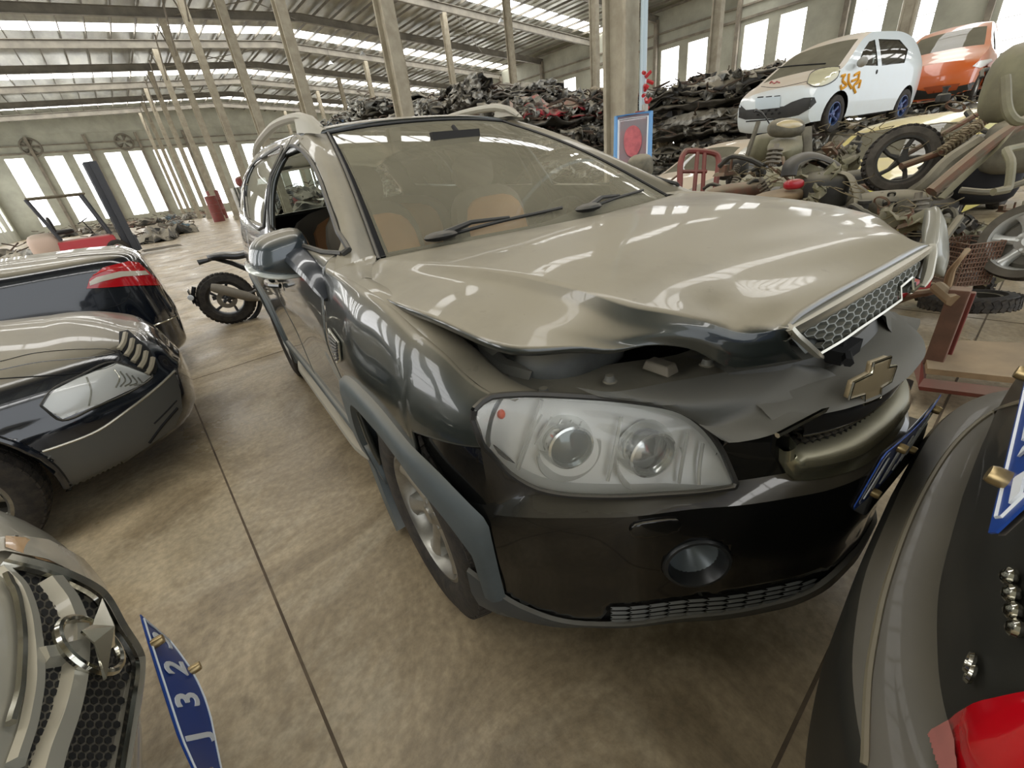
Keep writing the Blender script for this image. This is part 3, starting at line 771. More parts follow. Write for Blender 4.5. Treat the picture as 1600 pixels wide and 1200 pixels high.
# --- bumper
PL = np.array([(.92, 0), (.912, .12), (.885, .22), (.84, .31), (.79, .395), (.725, .485), (.65, .60), (.58, .682), (.51, .758), (.45, .812), (.39, .85), (.32, .88), (.25, .895), (.15, .905)])
_al = np.r_[0, np.cumsum(np.linalg.norm(np.diff(PL, axis=0), axis=1))]
def plan(u): a = min(abs(u), _al[-1]); return float(pchip(_al, PL[:, 0], a)), math.copysign(float(pchip(_al, PL[:, 1], a)), u)
def plan_n(u):
    x0, s0 = plan(u-.01); x1, s1 = plan(u+.01); t = np.array([x1-x0, s1-s0]); t /= np.linalg.norm(t)+1e-9; return (t[1], -t[0])
OFFZ = ([.24, .28, .34, .42, .52, .62, .672, .684, .70, .74, .80, .88], [-.06, -.012, 0, .0, .006, .008, .004, -.008, -.035, -.045, -.055, -.07])
def Bf(u, z, off=0.):
    x, s = plan(u); n = plan_n(u); o = float(pchip(*OFFZ, z)); e = min(1, max(0, (abs(u)-UC)/.10)); o = (o*(1-e)+max(o, -.005 if z > .6 else o)*e)+off
    return S(x+n[0]*o, s+n[1]*o, z)
def uof(s): return float(pchip(PL[:, 1], _al, s))
UC = uof(.755)
UM = _al[-1]
SPL = .88
bp = None
def bumper_half(sg):
    pass
poly = []
ur = UM
top = lambda u: .885 if abs(u) > uof(.83) else .70
# painted skin: both corners, below lamps; centre opening left for the radiator grille
def ux(x): return float(np.interp(-x, -PL[:, 0], _al))
half = [(0, .695), (uof(.20), .700), (uof(.262), .725), (uof(.30), .80), (uof(.31), .862), (uof(.42), .842), (uof(.45), .72), (uof(.6), .71), (uof(.72), .735), (uof(.78), .79), (uof(.81), .86), (ux(.27), .866), (ux(.285), .80), (ux(.35), .70), (ux(.40), .60), (ux(.41), .46), (ux(.42), .40), (uof(.80), .36), (uof(.68), .298), (uof(.655), .305), (uof(.63), .375), (uof(.42), .378), (uof(.2), .388), (uof(.12), .36)]
P_r = half+[(-u, z) for u, z in half[:0:-1]]
uF, zF = hit(Bf, 1088, 878, .45, .45); uW, zW = hit(Bf, 1024, 824, .5, .55)
m = MB(); m.sheet(P_r, Bf, (.02, .016), [[(a*sg, b_) for a, b_ in circle(uF, zF, .068, 30)] for sg in (1, -1)]); bumper = m.build('front_bumper', paint_low, suv, solid=.008, off=-1, sharp=25)
# grey lower lip and its side ramps
m = MB(); lip = [(uof(.86), .50), (uof(.86)+.02, .36)]
rows = []
for u in np.linspace(-uof(.87), uof(.87), 80):
    a = abs(plan(u)[1]); zt = float(pchip([0, .1, .2, .45, .66, .675, .80, .87], [.36, .36, .335, .31, .30, .30, .365, .45], a)); zb = float(pchip([0, .2, .5, .7, .8, .87], [.255, .24, .235, .235, .25, .28], a))
    rows.append([Bf(u, zt, .001), Bf(u, zt-.004, .012), Bf(u, (zt+zb)/2, .014), Bf(u, zb+.01, .006), Bf(u, zb, -.02), Bf(u, zb, -.14)])
m.grid(rows); m.build('bumper_lip', M_trim2 := mat('lip_grey', srgb(66, 70, 71), .5, dust=.3, dcol=DUST), bumper, sharp=50)
for sg in (1, -1):   # lower mesh of pointed cells
    m = MB(); ue = uof(.635)
    for j in range(4):
        for i in range(12):
            L_ = .044; u0 = ue-.048*i; t = i/11; z0 = .306+.0172*j+.030*max(0, t-.3)**1.3; h = .0118
            if z0+h > .385 or u0-L_ < uof(.15): continue
            q = lambda a, b, o: Bf(sg*(u0-a), z0+b, o)
            P = [q(0, 0, .003), q(L_*.85, 0, .003), q(L_+.008, h/2, .003), q(L_*.85, h, .003), q(0, h, .003), q(.008, h/2, .003), q(.012, h*.35, .006), q(L_*.88, h*.35, .006)]
            m.add(P, [(0, 1, 7, 6), (1, 2, 7), (2, 3, 7), (3, 4, 6, 7), (4, 5, 6), (5, 0, 6)])
    m.build('lower_grille', mat('cell_grey', srgb(112, 114, 112), .5), bumper, smooth=False)

m = MB(); m.grid([[Bf(u, z, -.012) for u in np.linspace(-uof(.66), uof(.66), 50)] for z in (.28, .33, .40)]); m.build('lower_grille_backing', M_dark, bumper)
for sg in (1, -1):   # fog lamp cowl
    u_ = sg*uF; c = Vector(Bf(u_, zF, .0)); n = plan_n(u_); Z = Vector((n[0], -n[1], .05)).normalized(); X_ = Vector((0, 0, 1)).cross(Z).normalized(); Y_ = Z.cross(X_)
    MM = Matrix((X_, Y_, Z)).transposed().to_4x4(); MM.translation = c
    MM = MM @ Matrix.Diagonal((1.08, 1.0, 1, 1))
    m = MB(); m.lathe([(.074, -.02), (.074, .004), (.070, .012), (.064, .012), (.060, .004), (.045, -.05), (.026, -.075)], M=MM, n=36); fg = m.build('fog_lamp_cowl', mat('fog_black', srgb(38, 40, 41), .35), bumper)
    m = MB(); m.lathe([(0, -.060), (.02, -.058), (.045, -.035), (.062, -.004)], M=MM, n=28); m.build('fog_lamp_bowl', mat('fog_bowl', srgb(112, 120, 124), .35, metal=.3), fg)
    # washer flap
    m = MB(); uf = sg*uW; fl = smooth_poly([(uf-.045, zW-.018), (uf-.045, zW+.018), (uf+.045, zW+.018), (uf+.045, zW-.018)], 4); m.sheet(fl, lambda u, z: Bf(u, z, .006), .006); m.build('washer_flap', paint_low, bumper, solid=.006, off=-1)
# --- centre grille: chrome band, emblem, honeycomb, olive-chrome lower moulding
CW = uof(.285)
m = MB()
m.grid([[Bf(u, z, o) for u in np.linspace(-CW, CW, 30)] for z, o in ((.868, .0), (.862, .018), (.82, .024), (.803, .022), (.80, .0))])
gb = m.build('upper_grille_panel', mat('gloss_black', srgb(22, 23, 24), .35, coat=.15), suv)
m = MB(); m.tube([Bf(u, .872, .026) for u in np.linspace(-CW, CW, 30)], .006, 6); m.tube([Bf(u, .801, .020) for u in np.linspace(-CW, CW, 30)], .003, 5); m.build('chrome_line', M_chrome, gb)
m = MB()
gm = lambda u, v, d: Bf(u*CW, .748+.05*v, d-.004)
honey(m, gm, -.97, .97, .0, 1., 26, 7.3*.52, wall=.07, depth=.012, inside=lambda u, v: .02 < v < 1.0)
m.build('lower_honeycomb', [M_blk, M_dark], gb, smooth=False)
m = MB(); m.grid([[Bf(u, z, -.024) for u in np.linspace(-CW, CW, 20)] for z in (.66, .78, .86)]); m.build('grille_backing', M_dark, gb)
m = MB(); rows = []
for i, t in enumerate(np.linspace(0, 1, 60)):
    # U shaped moulding: up the sides, along the bottom
    if t < .14: k = t/.14; u, z = -uof(.305), .79-.03*k
    elif t > .86: k = (t-.86)/.14; u, z = uof(.305), .76+.03*k
    else: k = (t-.14)/.72; u = -uof(.305)+2*uof(.305)*k; z = .765-.012*math.sin(PI*k)**.35
    e = 1 if .12 < t < .88 else .55
    c_ = 0
    if .14 <= t <= .86: rows.append([Bf(u, z+.004, -.01), Bf(u, z, .030), Bf(u, z-.02, .038), Bf(u, z-.034, .030), Bf(u, z-.046, .024), Bf(u, z-.064, .012), Bf(u, z-.068, -.012)])
    else: sg = -1 if t < .5 else 1; rows.append([Bf(u-sg*.012, z, -.01), Bf(u-sg*.010, z-.004, .020), Bf(u-sg*.004, z-.010, .026), Bf(u+sg*.002, z-.016, .024), Bf(u+sg*.006, z-.02, .02), Bf(u+sg*.010, z-.024, .012), Bf(u+sg*.012, z-.024, -.01)])
m.grid(rows); m.build('grille_surround', mat('olive_chrome', srgb(150, 148, 126), .22, metal=.8, dust=.35, dcol=DUST), gb, sharp=60)
ubd, zbd = hit(lambda u, z: Bf(u, z, .058), 1375, 597, .03, .85)
m = MB()  # bow-tie shaped badge
bt = [(-.098, .012), (-.040, .020), (-.036, .040), (.040, .040), (.036, .020), (.098, .012), (.098, -.020), (.040, -.020), (.036, -.040), (-.040, -.040), (-.036, -.020), (-.098, -.020)]
m.sheet([(a, b_) for a, b_ in bt], lambda u, v: Bf(u*.68+ubd, zbd+v*1.15, .052), .008); bdg = m.build('badge', M_gold := mat('badge_dusty_gold', srgb(176, 158, 124), .4, metal=.3, dust=.5, dcol=DUST), gb, solid=.012, off=-1)
m = MB(); m.tube([Bf(a*.68+ubd, zbd+b_*1.15, .052) for a, b_ in bt+bt[:1]], .003, 5); m.build('badge_rim', M_chrome, bdg)
# radiator cover above the grille and slam panel
m = MB(); rows = []
for u in np.linspace(-uof(.36), uof(.36), 36):
    x, s = plan(u); k = abs(s)/.36
    rows.append([S(x-.012, s, .868), S(x-.04, s*.99, .885), S(x-.055, s*.98, .888), S(x-.07, s*.97, .897), S(x-.11-.0*k, s*.95, .905), S(x-.125, s*.94, .93), S(x-.165, s*.93, .935), S(x-.19, s*.92, .938), S(x-.24, s*.9, .93)])
m.grid(rows); m.build('radiator_cover', M_blk2, suv, sharp=22)
for sg in (1, -1):
    hc = [[(900, 605, .955), (950, 612, .948), (1040, 598, .935), (1130, 582, .93), (1210, 568, .93), (1275, 572, .925)],
          [(930, 618, .944), (985, 625, .93), (1060, 632, .915), (1150, 618, .905), (1230, 600, .905), (1300, 582, .905)],
          [(1000, 628, .912), (1062, 641, .888), (1102, 666, .86), (1165, 655, .868), (1225, 630, .885), (1318, 595, .89)],
          [(1055, 640, .89), (1102, 668, .850), (1132, 690, .842), (1172, 688, .850), (1213, 677, .866), (1338, 610, .868)]]
    m = MB(); m.patch([[S(*(np.array(sB(a_, b_, 'z', z_))*np.array([1, sg, 1]))) for a_, b_, z_ in r_] for r_ in hc], 14, 30); hcv = m.build('headlamp_cover', M_blk2, suv)
    cl = [np.array(sB(a_, b_, 'z', .869)) for a_, b_ in ((1211, 679), (1240, 664), (1276, 645), (1310, 626), (1343, 606))]
    if sg > 0: m = MB(); m.tube([S(p[0]+.004, sg*p[1], p[2]) for p in cl], .0055, 6); m.build('chrome_edge', M_chrome, hcv)
    m = MB(); rows = [[S(.70, sg*.02, .925), S(.68, sg*.3, .925), S(.635, sg*.46, .922), S(.54, sg*.635, .942), S(.455, sg*.765, .958)], [S(.58, sg*.02, .93), S(.56, sg*.3, .93), S(.48, sg*.45, .93), S(.38, sg*.62, .94), S(.30, sg*.72, .975)], [S(.56, sg*.02, .85), S(.53, sg*.3, .85), S(.45, sg*.45, .85), S(.35, sg*.62, .86), S(.27, sg*.70, .88)]]
    m.patch(rows, 12, 24); 
    for a, b_ in ((.33, .70), (.50, .55), (.60, .36), (.44, .68)): m.lathe([(0, .012), (.009, .012), (.012, .0), (.016, -.002)], M=Matrix.Translation(S(a+.05, sg*b_, .948)), n=10)
    m.build('support_panel', mat('support_dusty', srgb(118, 117, 108), .55, c2=srgb(84, 84, 78), nscale=14, dust=.5, dcol=DUST), suv)
    m = MB(); m.box(S(.585, sg*.43, .948), (.07, .04, .022), taper=.8); m.build('support_bracket', M_steel, suv, bevel=.004)
    m = MB(); m.patch([[S(x, sg*(.745-.09*x), 1.10-.26*max(0, x)) for x in (-.05, .1, .25, .36)], [S(x, sg*(.71-.09*x), 1.11-.26*max(0, x)) for x in (-.05, .1, .25, .36)], [S(x, sg*(.69-.09*x), 1.06-.26*max(0, x)) for x in (-.05, .1, .25, .36)], [S(x, sg*(.69-.09*x), .85) for x in (-.05, .1, .25, .36)]], 12, 12); m.build('inner_wing_rail', M_blk2, suv)
m = MB(); m.box((.0, 0, .62), (.8, 1.0, .5)); m.box((-1.6, 0, .36), (3.3, 1.24, .14)); m.box((.5, 0, .5), (.3, .8, .36)); m.build('chassis', M_dark, suv, smooth=False)
m = MB(); m.ell(S(.36, .50, .945), (.22, .32, .13), n=20, p=.75)
for k in range(3): m.box(S(.36+.05*k-.05, .47, 1.005), (.018, .12, .012))
m.tube(crom([S(.30, .62, .99), S(.25, .66, .985), S(.32, .68, .95), S(.40, .64, .93)], 10), .035, 10); m.build('air_box', mat('air_box_grey', srgb(104, 106, 102), .55, c2=srgb(78, 80, 78), nscale=11, dust=.4, dcol=DUST), suv)
m = MB(); m.ell(S(.2, -.1, .93), (.5, .8, .12), n=18, p=.6); m.build('engine_cover', M_dark, suv)
m = MB(); m.tube(crom([S(.80, .10, .93), S(.79, .09, .99), S(.76, .08, 1.04)], 8), .012, 8); m.tube([S(.82, .12, .935), S(.84, .17, .94)], .010, 6); m.box(S(.77, .09, .93), (.10, .10, .03)); m.build('bonnet_latch', M_dark, suv)

# --- headlamps
TOP = [sB(741, 640, 's', .835), sB(762, 622, 's', .80), sB(800, 617, 'z', .972), sB(900, 619, 'z', .947), sB(1000, 628, 'z', .91), sB(1060, 640, 'z', .885), sB(1105, 672, 'z', .835), sB(1133, 715, 'z', .775), sB(1150, 755, 'z', .725)]
BOT = [sB(739, 655, 's', .84), sB(748, 680, 's', .84), sB(770, 712, 'z', .835), sB(800, 743, 'z', .78), sB(840, 765, 'z', .745), sB(900, 775, 'z', .722), sB(1000, 775, 'z', .71), sB(1080, 770, 'z', .71), sB(1147, 761, 'z', .718)]
def lampG(inset, shrink=1., n=(12, 30)):
    A = crom(TOP, n[1]); B_ = crom(BOT, n[1]); G = []
    for i in range(n[0]):
        t = i/(n[0]-1); row = []
        for j in range(n[1]):
            k = j/(n[1]-1); p = A[j]*(1-t)+B_[j]*t; bul = .030*(4*t*(1-t))**.7*(4*k*(1-k))**.5
            nn = np.array([.75, .55, .25]); nn /= np.linalg.norm(nn); p = p+nn*(bul-inset*(4*t*(1-t))**.35*(min(1, 6*k*(1-k)))**.6); row.append(p)
        G.append(row)
    return np.array(G)
for sg in (1, -1):
    L_ = lampG(0); m = MB(); m.grid([[S(p[0], sg*p[1], p[2]) for p in r_] for r_ in lampG(.055)]); hl = m.build('headlamp', M_bucket, suv)
    m = MB(); m.grid([[S(p[0], sg*p[1], p[2]) for p in r_] for r_ in L_]); m.build('lamp_lens', M_lens, hl)
    m = MB(); P = list(L_[0])+[r_[-1] for r_ in L_[1:]]+list(L_[-1][::-1])+[r_[0] for r_ in L_[::-1]]
    m.tube([S(p[0], sg*p[1], p[2]) for p in P], .007, 6, caps=False); m.build('lamp_seal', M_blk, hl)
    G = lampG(.040, n=(13, 31))
    def lampring(i, j, r0, mat_in, nm, dpt=.03):
        c = Vector(S(*(G[i][j]*np.array([1, sg, 1])))); Z = Vector((.93, -sg*.35, .05)).normalized(); X_ = Vector((0, 0, 1)).cross(Z).normalized(); Y_ = Z.cross(X_)
        MM = Matrix((X_, Y_, Z)).transposed().to_4x4(); MM.translation = c+Z*.006
        m = MB(); m.lathe([(r0*1.45, -.03), (r0*1.35, -.006), (r0*1.2, .012), (r0*1.08, .014), (r0, .004)], M=MM, n=32); e = m.build('lamp_bezel', M_chrl, hl)
        m = MB(); m.lathe([(r0*1.75, .002), (r0*1.7, .006), (r0*1.5, -.012), (r0*1.42, -.02)], M=MM @ Matrix.Translation((0, -r0*.45, -.004)), n=36, arc=(R(170), R(370))); m.build('reflector_bowl', M_bucket2, e)
        m = MB(); m.lathe([(r0, .004), (r0*.8, .008), (r0*.45, .013), (0, .016)], M=MM, n=28); m.build('lamp_projector', mat_in, e)
    lampring(6, 12, .042, M_proj := mat('projector_glass', srgb(120, 126, 124), .08, metal=.6), 'a')
    lampring(6, 20, .045, mat('projector_chrome', srgb(190, 192, 190), .12, metal=.9), 'b')
    c = Vector(S(*(G[5][4]*np.array([1, sg, 1])))); m = MB(); m.ell(c+Vector((-.006, sg*.004, 0)), (.018, .018, .022), n=12); m.build('indicator_bulb', M_amber, hl)
    m = MB(); Gd = lampG(.03, n=(13, 31)); m.tube([S(*((Gd[i][7]*(1-i/12)+Gd[i][9]*i/12)*np.array([1, sg, 1]))) for i in range(1, 12)], .005, 6); 
    for q in range(5):
        j = 8+q; m.tube([S(*(Gd[i][j]*np.array([1, sg, 1]))) for i in (3, 5, 7)], .0025, 5)
    for j in (15, 22, 24): m.tube([S(*((Gd[i][j]*(1-i/12)+Gd[i][min(30, j+3)]*i/12)*np.array([1, sg, 1]))) for i in range(2, 11)], .004, 6)
    m.build('lamp_divider', M_bucket2, hl)

# --- mirrors
def mirror(sg):
    m = MB(); cx, cs, cz = -.60, .985, 1.17
    MM = Matrix.Rotation(R(-8)*sg, 4, 'Z')
    o = MB(); rows = []
    def q(px, py, x): p = sB(px, py, 'x', x); return S(p[0], sg*p[1], p[2])
    X0, X1, X2 = -.66, -.60, -.52
    outl = [(388, 395), (398, 374), (430, 360), (462, 357), (480, 380), (487, 405), (478, 428), (440, 434), (405, 430), (391, 420)]
    ctr = np.mean([q(a, b_, X0) for a, b_ in outl], axis=0)
    ring0 = [np.array(q(a, b_, X0)) for a, b_ in [tuple(p) for p in smooth_poly(outl, 3)]]
    for k_, dx in ((.93, -.05), (1.0, 0), (1.0, .03), (.90, .075), (.66, .105), (.35, .118), (.02, .122)):
        rows.append([ctr+(p-ctr)*k_+np.array([dx, 0, 0]) for p in ring0])
    o.grid(rows, close=True); mr = o.build('mirror_cap', mat('mirror_paint', srgb(58, 68, 74), .25, metal=.3, coat=1., dust=.75, dcol=DUST, dlo=.45, dhi=1.), suv)
    o = MB(); o.grid([[ctr+(p-ctr)*k_+np.array([-.05, 0, 0]) for p in ring0] for k_ in (.93, .5, .01)], close=True); o.build('mirror_glass', M_gm := mat('mirror_silver', srgb(170, 175, 175), .05, metal=1.), mr)
    o = MB(); P = [ctr+(np.array(q(a, b_, X0))-ctr)*kk+np.array([dx, 0, 0]) for a, b_, kk, dx in ((388, 416, 1.0, .0), (389, 420, 1.0, .05), (405, 425, 1.0, .085), (435, 428, .98, .095), (465, 425, .95, .085), (478, 420, .93, .06))]
    o.tube(crom(P, 14), .012, 8, flat=(1, .7)); o.build('mirror_indicator', M_lens2 := mat('indicator_lens', srgb(205, 208, 200), .2, metal=.2, coat=.5), mr)
    o = MB(); a = ctr+np.array([.05, sg*.05, -.0]); ub, vb = hit(side(), 500, 430, -.35, 1.15); uc, vc = hit(side(), 512, 468, -.3, 1.08)
    b_ = np.array(side(.012, sg)(ub, vb)); c_ = np.array(side(.0, sg)(uc, vc))
    o.tube(crom([a, (a+b_)/2+np.array([.0, 0, .004]), b_, c_], 10), [.055, .055, .052, .05, .048, .045, .04, .034, .026, .012], 10, flat=(1, .6)); o.build('mirror_arm', M_blkg := mat('mirror_arm', srgb(40, 44, 50), .3, coat=.6), mr)
both(mirror)
# --- wheels
for sg in (1, -1):
    wheel(suv, S(0, sg*.765, .357), sg, steer=0.0); wheel(suv, S(-2.707, sg*.765, .357), sg)
# --- cabin
def seat(x, s, back=.62, wd=.52):
    m = MB(); m.ell(S(x+.12, s, .66), (.56, wd, .20), n=20, p=.6)
    M_ = Matrix.Rotation(R(-14), 4, 'Y'); m.ell(S(x-.18, s, .98), (.17, wd, back), M=M_, n=20, p=.6); st = m.build('seat', M_seat, suv)
    m = MB(); m.ell(S(x-.285, s, 1.36), (.11, .27, .20), n=16, p=.7); m.tube([S(x-.26, s-.07, 1.15), S(x-.27, s-.07, 1.32)], .007, 6); m.tube([S(x-.26, s+.07, 1.15), S(x-.27, s+.07, 1.32)], .007, 6); m.build('headrest', M_seat, st)
    m = MB(); m.ell(S(x-.13, s, 1.0), (.17, wd*.80, back*.74), M=M_, n=20, p=.6); m.ell(S(x+.14, s, .70), (.44, wd*.62, .16), n=16, p=.6); m.build('tan_panel', M_tan, st)
for s in (.37, -.37): seat(-1.08, s)
seat(-2.1, 0, .58, 1.25)
m = MB(); m.patch([[S(-.10-.15*abs(t), .70*t, 1.165) for t in (-1, -.5, 0, .5, 1)], [S(-.32-.1*abs(t), .71*t, 1.15+.02*(t < 0)) for t in (-1, -.5, 0, .5, 1)], [S(-.50, .71*t, 1.08+.05*(t < -.2)) for t in (-1, -.5, 0, .5, 1)], [S(-.55, .70*t, .80) for t in (-1, -.5, 0, .5, 1)]], 12, 24); m.build('dashboard', mat('dash', srgb(104, 104, 94), .7), suv)
m = MB(); MM = Matrix.Translation(S(-.66, -.37, 1.03)) @ Matrix.Rotation(R(-62), 4, 'Y')
m.tube([MM @ Vector((.185*math.cos(a), .185*math.sin(a), 0)) for a in np.linspace(0, 2*PI, 30)], .015, 8); m.ell(MM @ Vector((0, 0, -.02)), (.12, .16, .08), n=12)
for a in (0, 2.2, 4.1): m.tube([MM @ Vector((0, 0, -.01)), MM @ Vector((.18*math.cos(a), .18*math.sin(a), 0))], .014, 6)
m.build('steering_wheel', M_int, suv)
m = MB(); m.add([S(-3.4, -.62, .7), S(-3.4, .62, .7), S(-3.4, .62, 1.2), S(-3.4, -.62, 1.2)], [(0, 1, 2, 3)]); m.add([S(-.5, -.8, .45), S(-.5, .8, .45), S(-3.4, .8, .45), S(-3.4, -.8, .45)], [(0, 1, 2, 3)]); m.build('cabin_floor', M_int, suv, smooth=False, solid=.02)
m = MB(); m.patch([[S(-3.5, -.75, .35), S(-3.58, 0, .35), S(-3.5, .75, .35)], [S(-3.52, -.78, .8), S(-3.62, 0, .8), S(-3.52, .78, .8)], [S(-3.48, -.74, 1.2), S(-3.58, 0, 1.22), S(-3.48, .74, 1.2)], ], 10, 12); m.build('tailgate', paint_suv, suv, solid=.02)
m = MB(); m.patch([[S(-3.48, -.74, 1.2), S(-3.58, 0, 1.22), S(-3.48, .74, 1.2)], [S(-3.44, -.6, 1.52), S(-3.46, 0, 1.6), S(-3.44, .6, 1.52)]], 6, 12); m.build('rear_glass', M_gclear, suv)
m = MB(); m.box(S(-.40, .05, 1.50), (.03, .24, .07)); m.tube([S(-.42, 0, 1.5), S(-.50, 0, 1.56)], .01, 6)
m.v = [(x-.42, y, z+.0) for x, y, z in m.v]; m.build('rear_view_mirror', M_int, suv)
# --- number plate held on by bolts
def letters(parent, text, fn, size, m=None, name='plate_character', off=.0012):
    "flat letters as meshes of their own"
    dg = bpy.context.evaluated_depsgraph_get()
    for i, ch in enumerate(text):
        if ch == ' ': continue
        cu = bpy.data.curves.new('c', 'FONT'); cu.body = ch; cu.size = size; cu.align_x = 'CENTER'; cu.align_y = 'CENTER'; cu.extrude = .001; cu.offset = off; cu.resolution_u = 3
        t = bpy.data.objects.new('c', cu); me = bpy.data.meshes.new_from_object(t); bpy.data.objects.remove(t); me.name = name
        me.materials.clear(); me.materials.append(m or M_white)
        o = bpy.data.objects.new(name, me); C.objects.link(o); o.parent = parent; o.matrix_local = fn(i)
def plate(parent, c, X_, Y_, name, text, size=(.44, .14), txt=.105, bend=0., bolts=True, col=None, mtl=None, hide=()):
    X_ = Vector(X_).normalized(); Y_ = (Vector(Y_)-X_*Vector(Y_).dot(X_)).normalized(); Z = X_.cross(Y_)
    MM = Matrix((X_, Y_, Z)).transposed().to_4x4(); MM.translation = Vector(c)
    m = MB(); hw, hh = size[0]/2, size[1]/2; ro = smooth_poly([(-hw, -hh+.012), (-hw, hh-.012), (-hw+.012, hh), (hw-.012, hh), (hw, hh-.012), (hw, -hh+.012), (hw-.012, -hh), (-hw+.012, -hh)], 1)
    bz = lambda u, z: z-bend*(u/hw)**2
    m.sheet(ro, lambda u, v: tuple(MM @ Vector((u, v, bz(u, 0)))), .02); p = m.build(name, mtl or M_plate, parent, solid=.002, smooth=False)
    mb_ = MB(); mb_.sheet(ro, lambda u, v: tuple(MM @ Vector((u*.995, v*.99, bz(u, 0)-.004))), .02); mb_.build('plate_back', M_steel, p, smooth=False)
    m = MB(); k = .93; m.tube([tuple(MM @ Vector((a*k, b_*.88, bz(a, .002)))) for a, b_ in [tuple(q) for q in ro]+[tuple(ro[0])]], .0018, 4); m.build('plate_border', M_white, p)
    n = len(text); letters(p, text, lambda i: MM @ Matrix.Translation((-hw*.82+2*hw*.82*i/(n-1), 0, bz(-hw*.82+2*hw*.82*i/(n-1), .004))) @ Matrix.Diagonal((.85, 1.15, 1, 1)), txt)
    if bolts:
        for a in (-.62, .62):
            for b_ in (-.8, .8):
                m = MB(); m.lathe([(0, .014), (.008, .014), (.0095, .010), (.0095, 0)], M=MM @ Matrix.Translation((a*hw, b_*hh, bz(a*hw, .002))), n=12); m.build('bolt', M_screw, p)
    return p
c0 = np.array(sB(1335, 823, 'z', .455)); c1 = np.array(sB(1452, 640, 'z', .585))
nb = np.array(S(*sB(1327, 822, 'x', .945))); nt_ = np.array(S(*sB(1386, 716, 'x', .965))); ft = np.array(S(*sB(1460, 635, 'x', .955)))
PX = (ft-nt_)/np.linalg.norm(ft-nt_); PY = (nt_-nb)/np.linalg.norm(nt_-nb); print('plate', np.linalg.norm(ft-nt_), np.linalg.norm(nt_-nb))
plate(suv, nt_+PX*.22-PY*.07, PX, PY, 'number_plate', 'AB3K71', bend=.008)
m = MB(); m.box(S(.915, -.04, .62), (.05, .36, .10), taper=.9); m.build('plate_bracket', M_blk, suv, bevel=.006)

# ================================================================== NEIGHBOURING CARS (near)
def shell(plan, wall, zc, xt, nu=90, crown=1.9, side_top=None):
    "body end: walls swept round the plan, closed by a lid rising to the centre line"
    P = np.array(plan, float); al = np.r_[0, np.cumsum(np.linalg.norm(np.diff(P, axis=0), axis=1))]
    us = np.linspace(-al[-1], al[-1], nu*2+1); G = []
    for u in us:
        a = abs(u); x = float(pchip(al, P[:, 0], a)); y = float(pchip(al, P[:, 1], a)); e = 1e-2
        x1 = float(pchip(al, P[:, 0], min(al[-1], a+e))); y1 = float(pchip(al, P[:, 1], min(al[-1], a+e))); x0 = float(pchip(al, P[:, 0], max(0, a-e))); y0 = float(pchip(al, P[:, 1], max(0, a-e)))
        if a < e: y0 = -y1; x0 = x1
        t = np.array([x1-x0, y1-y0]); t /= np.linalg.norm(t)+1e-9; n = np.array([t[1], -t[0]]); n = n if n@np.array([x, y]) > -1 else n
        if n[0]*1+n[1]*y < 0 and y > .3: n = -n
        sg = 1 if u >= 0 else -1; row = []
        W_ = wall(x, y) if callable(wall) else wall
        for z, o in W_: row.append((x+n[0]*o, sg*(y+n[1]*o), z))
        ex, ey, ez = row[-1]; tx = min(ex, xt); cz = zc(tx)
        for k in np.linspace(0, 1, 16)[1:]:
            row.append((ex+(tx-ex)*k, ey*(1-k), ez+(cz-ez)*(1-(1-k)**crown)))
        G.append(row)
    return np.array(G)
def smooth_rows(wall, n=28):
    return [tuple(p) for p in crom(wall, n)]
class Body:
    def __init__(s, fr, G, name, m, parent, hole=None, **k):
        s.fr = fr; mb = MB(); nu, nv = G.shape[:2]
        fs = [(i*nv+j, i*nv+j+1, (i+1)*nv+j+1, (i+1)*nv+j) for i in range(nu-1) for j in range(nv-1)]
        V = G.reshape(-1, 3).copy()
        if hole:
            cx, cz, r_ = hole; keep = []
            rr = np.hypot(V[:, 0]-cx, V[:, 2]-cz); ins = (rr < r_) & (np.abs(V[:, 1]) > .45)
            for f in fs:
                if all(ins[i] for i in f): continue
                keep.append(f)
            for f in keep:
                for i in f:
                    if ins[i]:
                        V[i, 0] = cx+(V[i, 0]-cx)*r_/max(rr[i], 1e-3); V[i, 2] = cz+(V[i, 2]-cz)*r_/max(rr[i], 1e-3); 
            fs = keep
        mb.add(V, fs); s.V = V; s.F = fs
        s.bvh = BVHTree.FromPolygons([Vector(v) for v in V], fs); s.o = mb.build(name, m, parent, sharp=40, **k)
    def cast(s, px, py):
        d = s.fr.d(px, py).normalized(); h = s.bvh.ray_cast(Vector(s.fr.c), d)
        if h[0] is None: return None, None
        n = h[1] if h[1].dot(d) < 0 else -h[1]; return h[0], n
    def pt(s, px, py, off=0.):
        p, n = s.cast(px, py); return None if p is None else p+n*off
    def decal(s, name, poly, m, parent, off=.004, step=4, solid=0, rounded=0, bulge=0., **k):
        P = [tuple(q) for q in (smooth_poly(poly, rounded) if rounded else poly)]; A = [np.array(p) for p in P]
        c = np.mean(A, axis=0); md = max(np.hypot(*(a-c)) for a in A)
        f = lambda u, v: s.pt(u, v, off+(bulge*max(0, 1-np.hypot(u-c[0], v-c[1])/md)**.5 if bulge else 0))
        mb = MB().sheet(P, f, step); return mb.build(name, m, parent, solid=solid, **k) if mb.f else None
    def line(s, name, path, rad, m, parent, off=0., n=None, **k):
        P = [s.pt(a, b, off) for a, b in crom(path, n or max(8, len(path)*4))]; P = [p for p in P if p is not None]
        return MB().tube(P, rad, 6).build(name, m, parent, **k) if len(P) > 1 else None
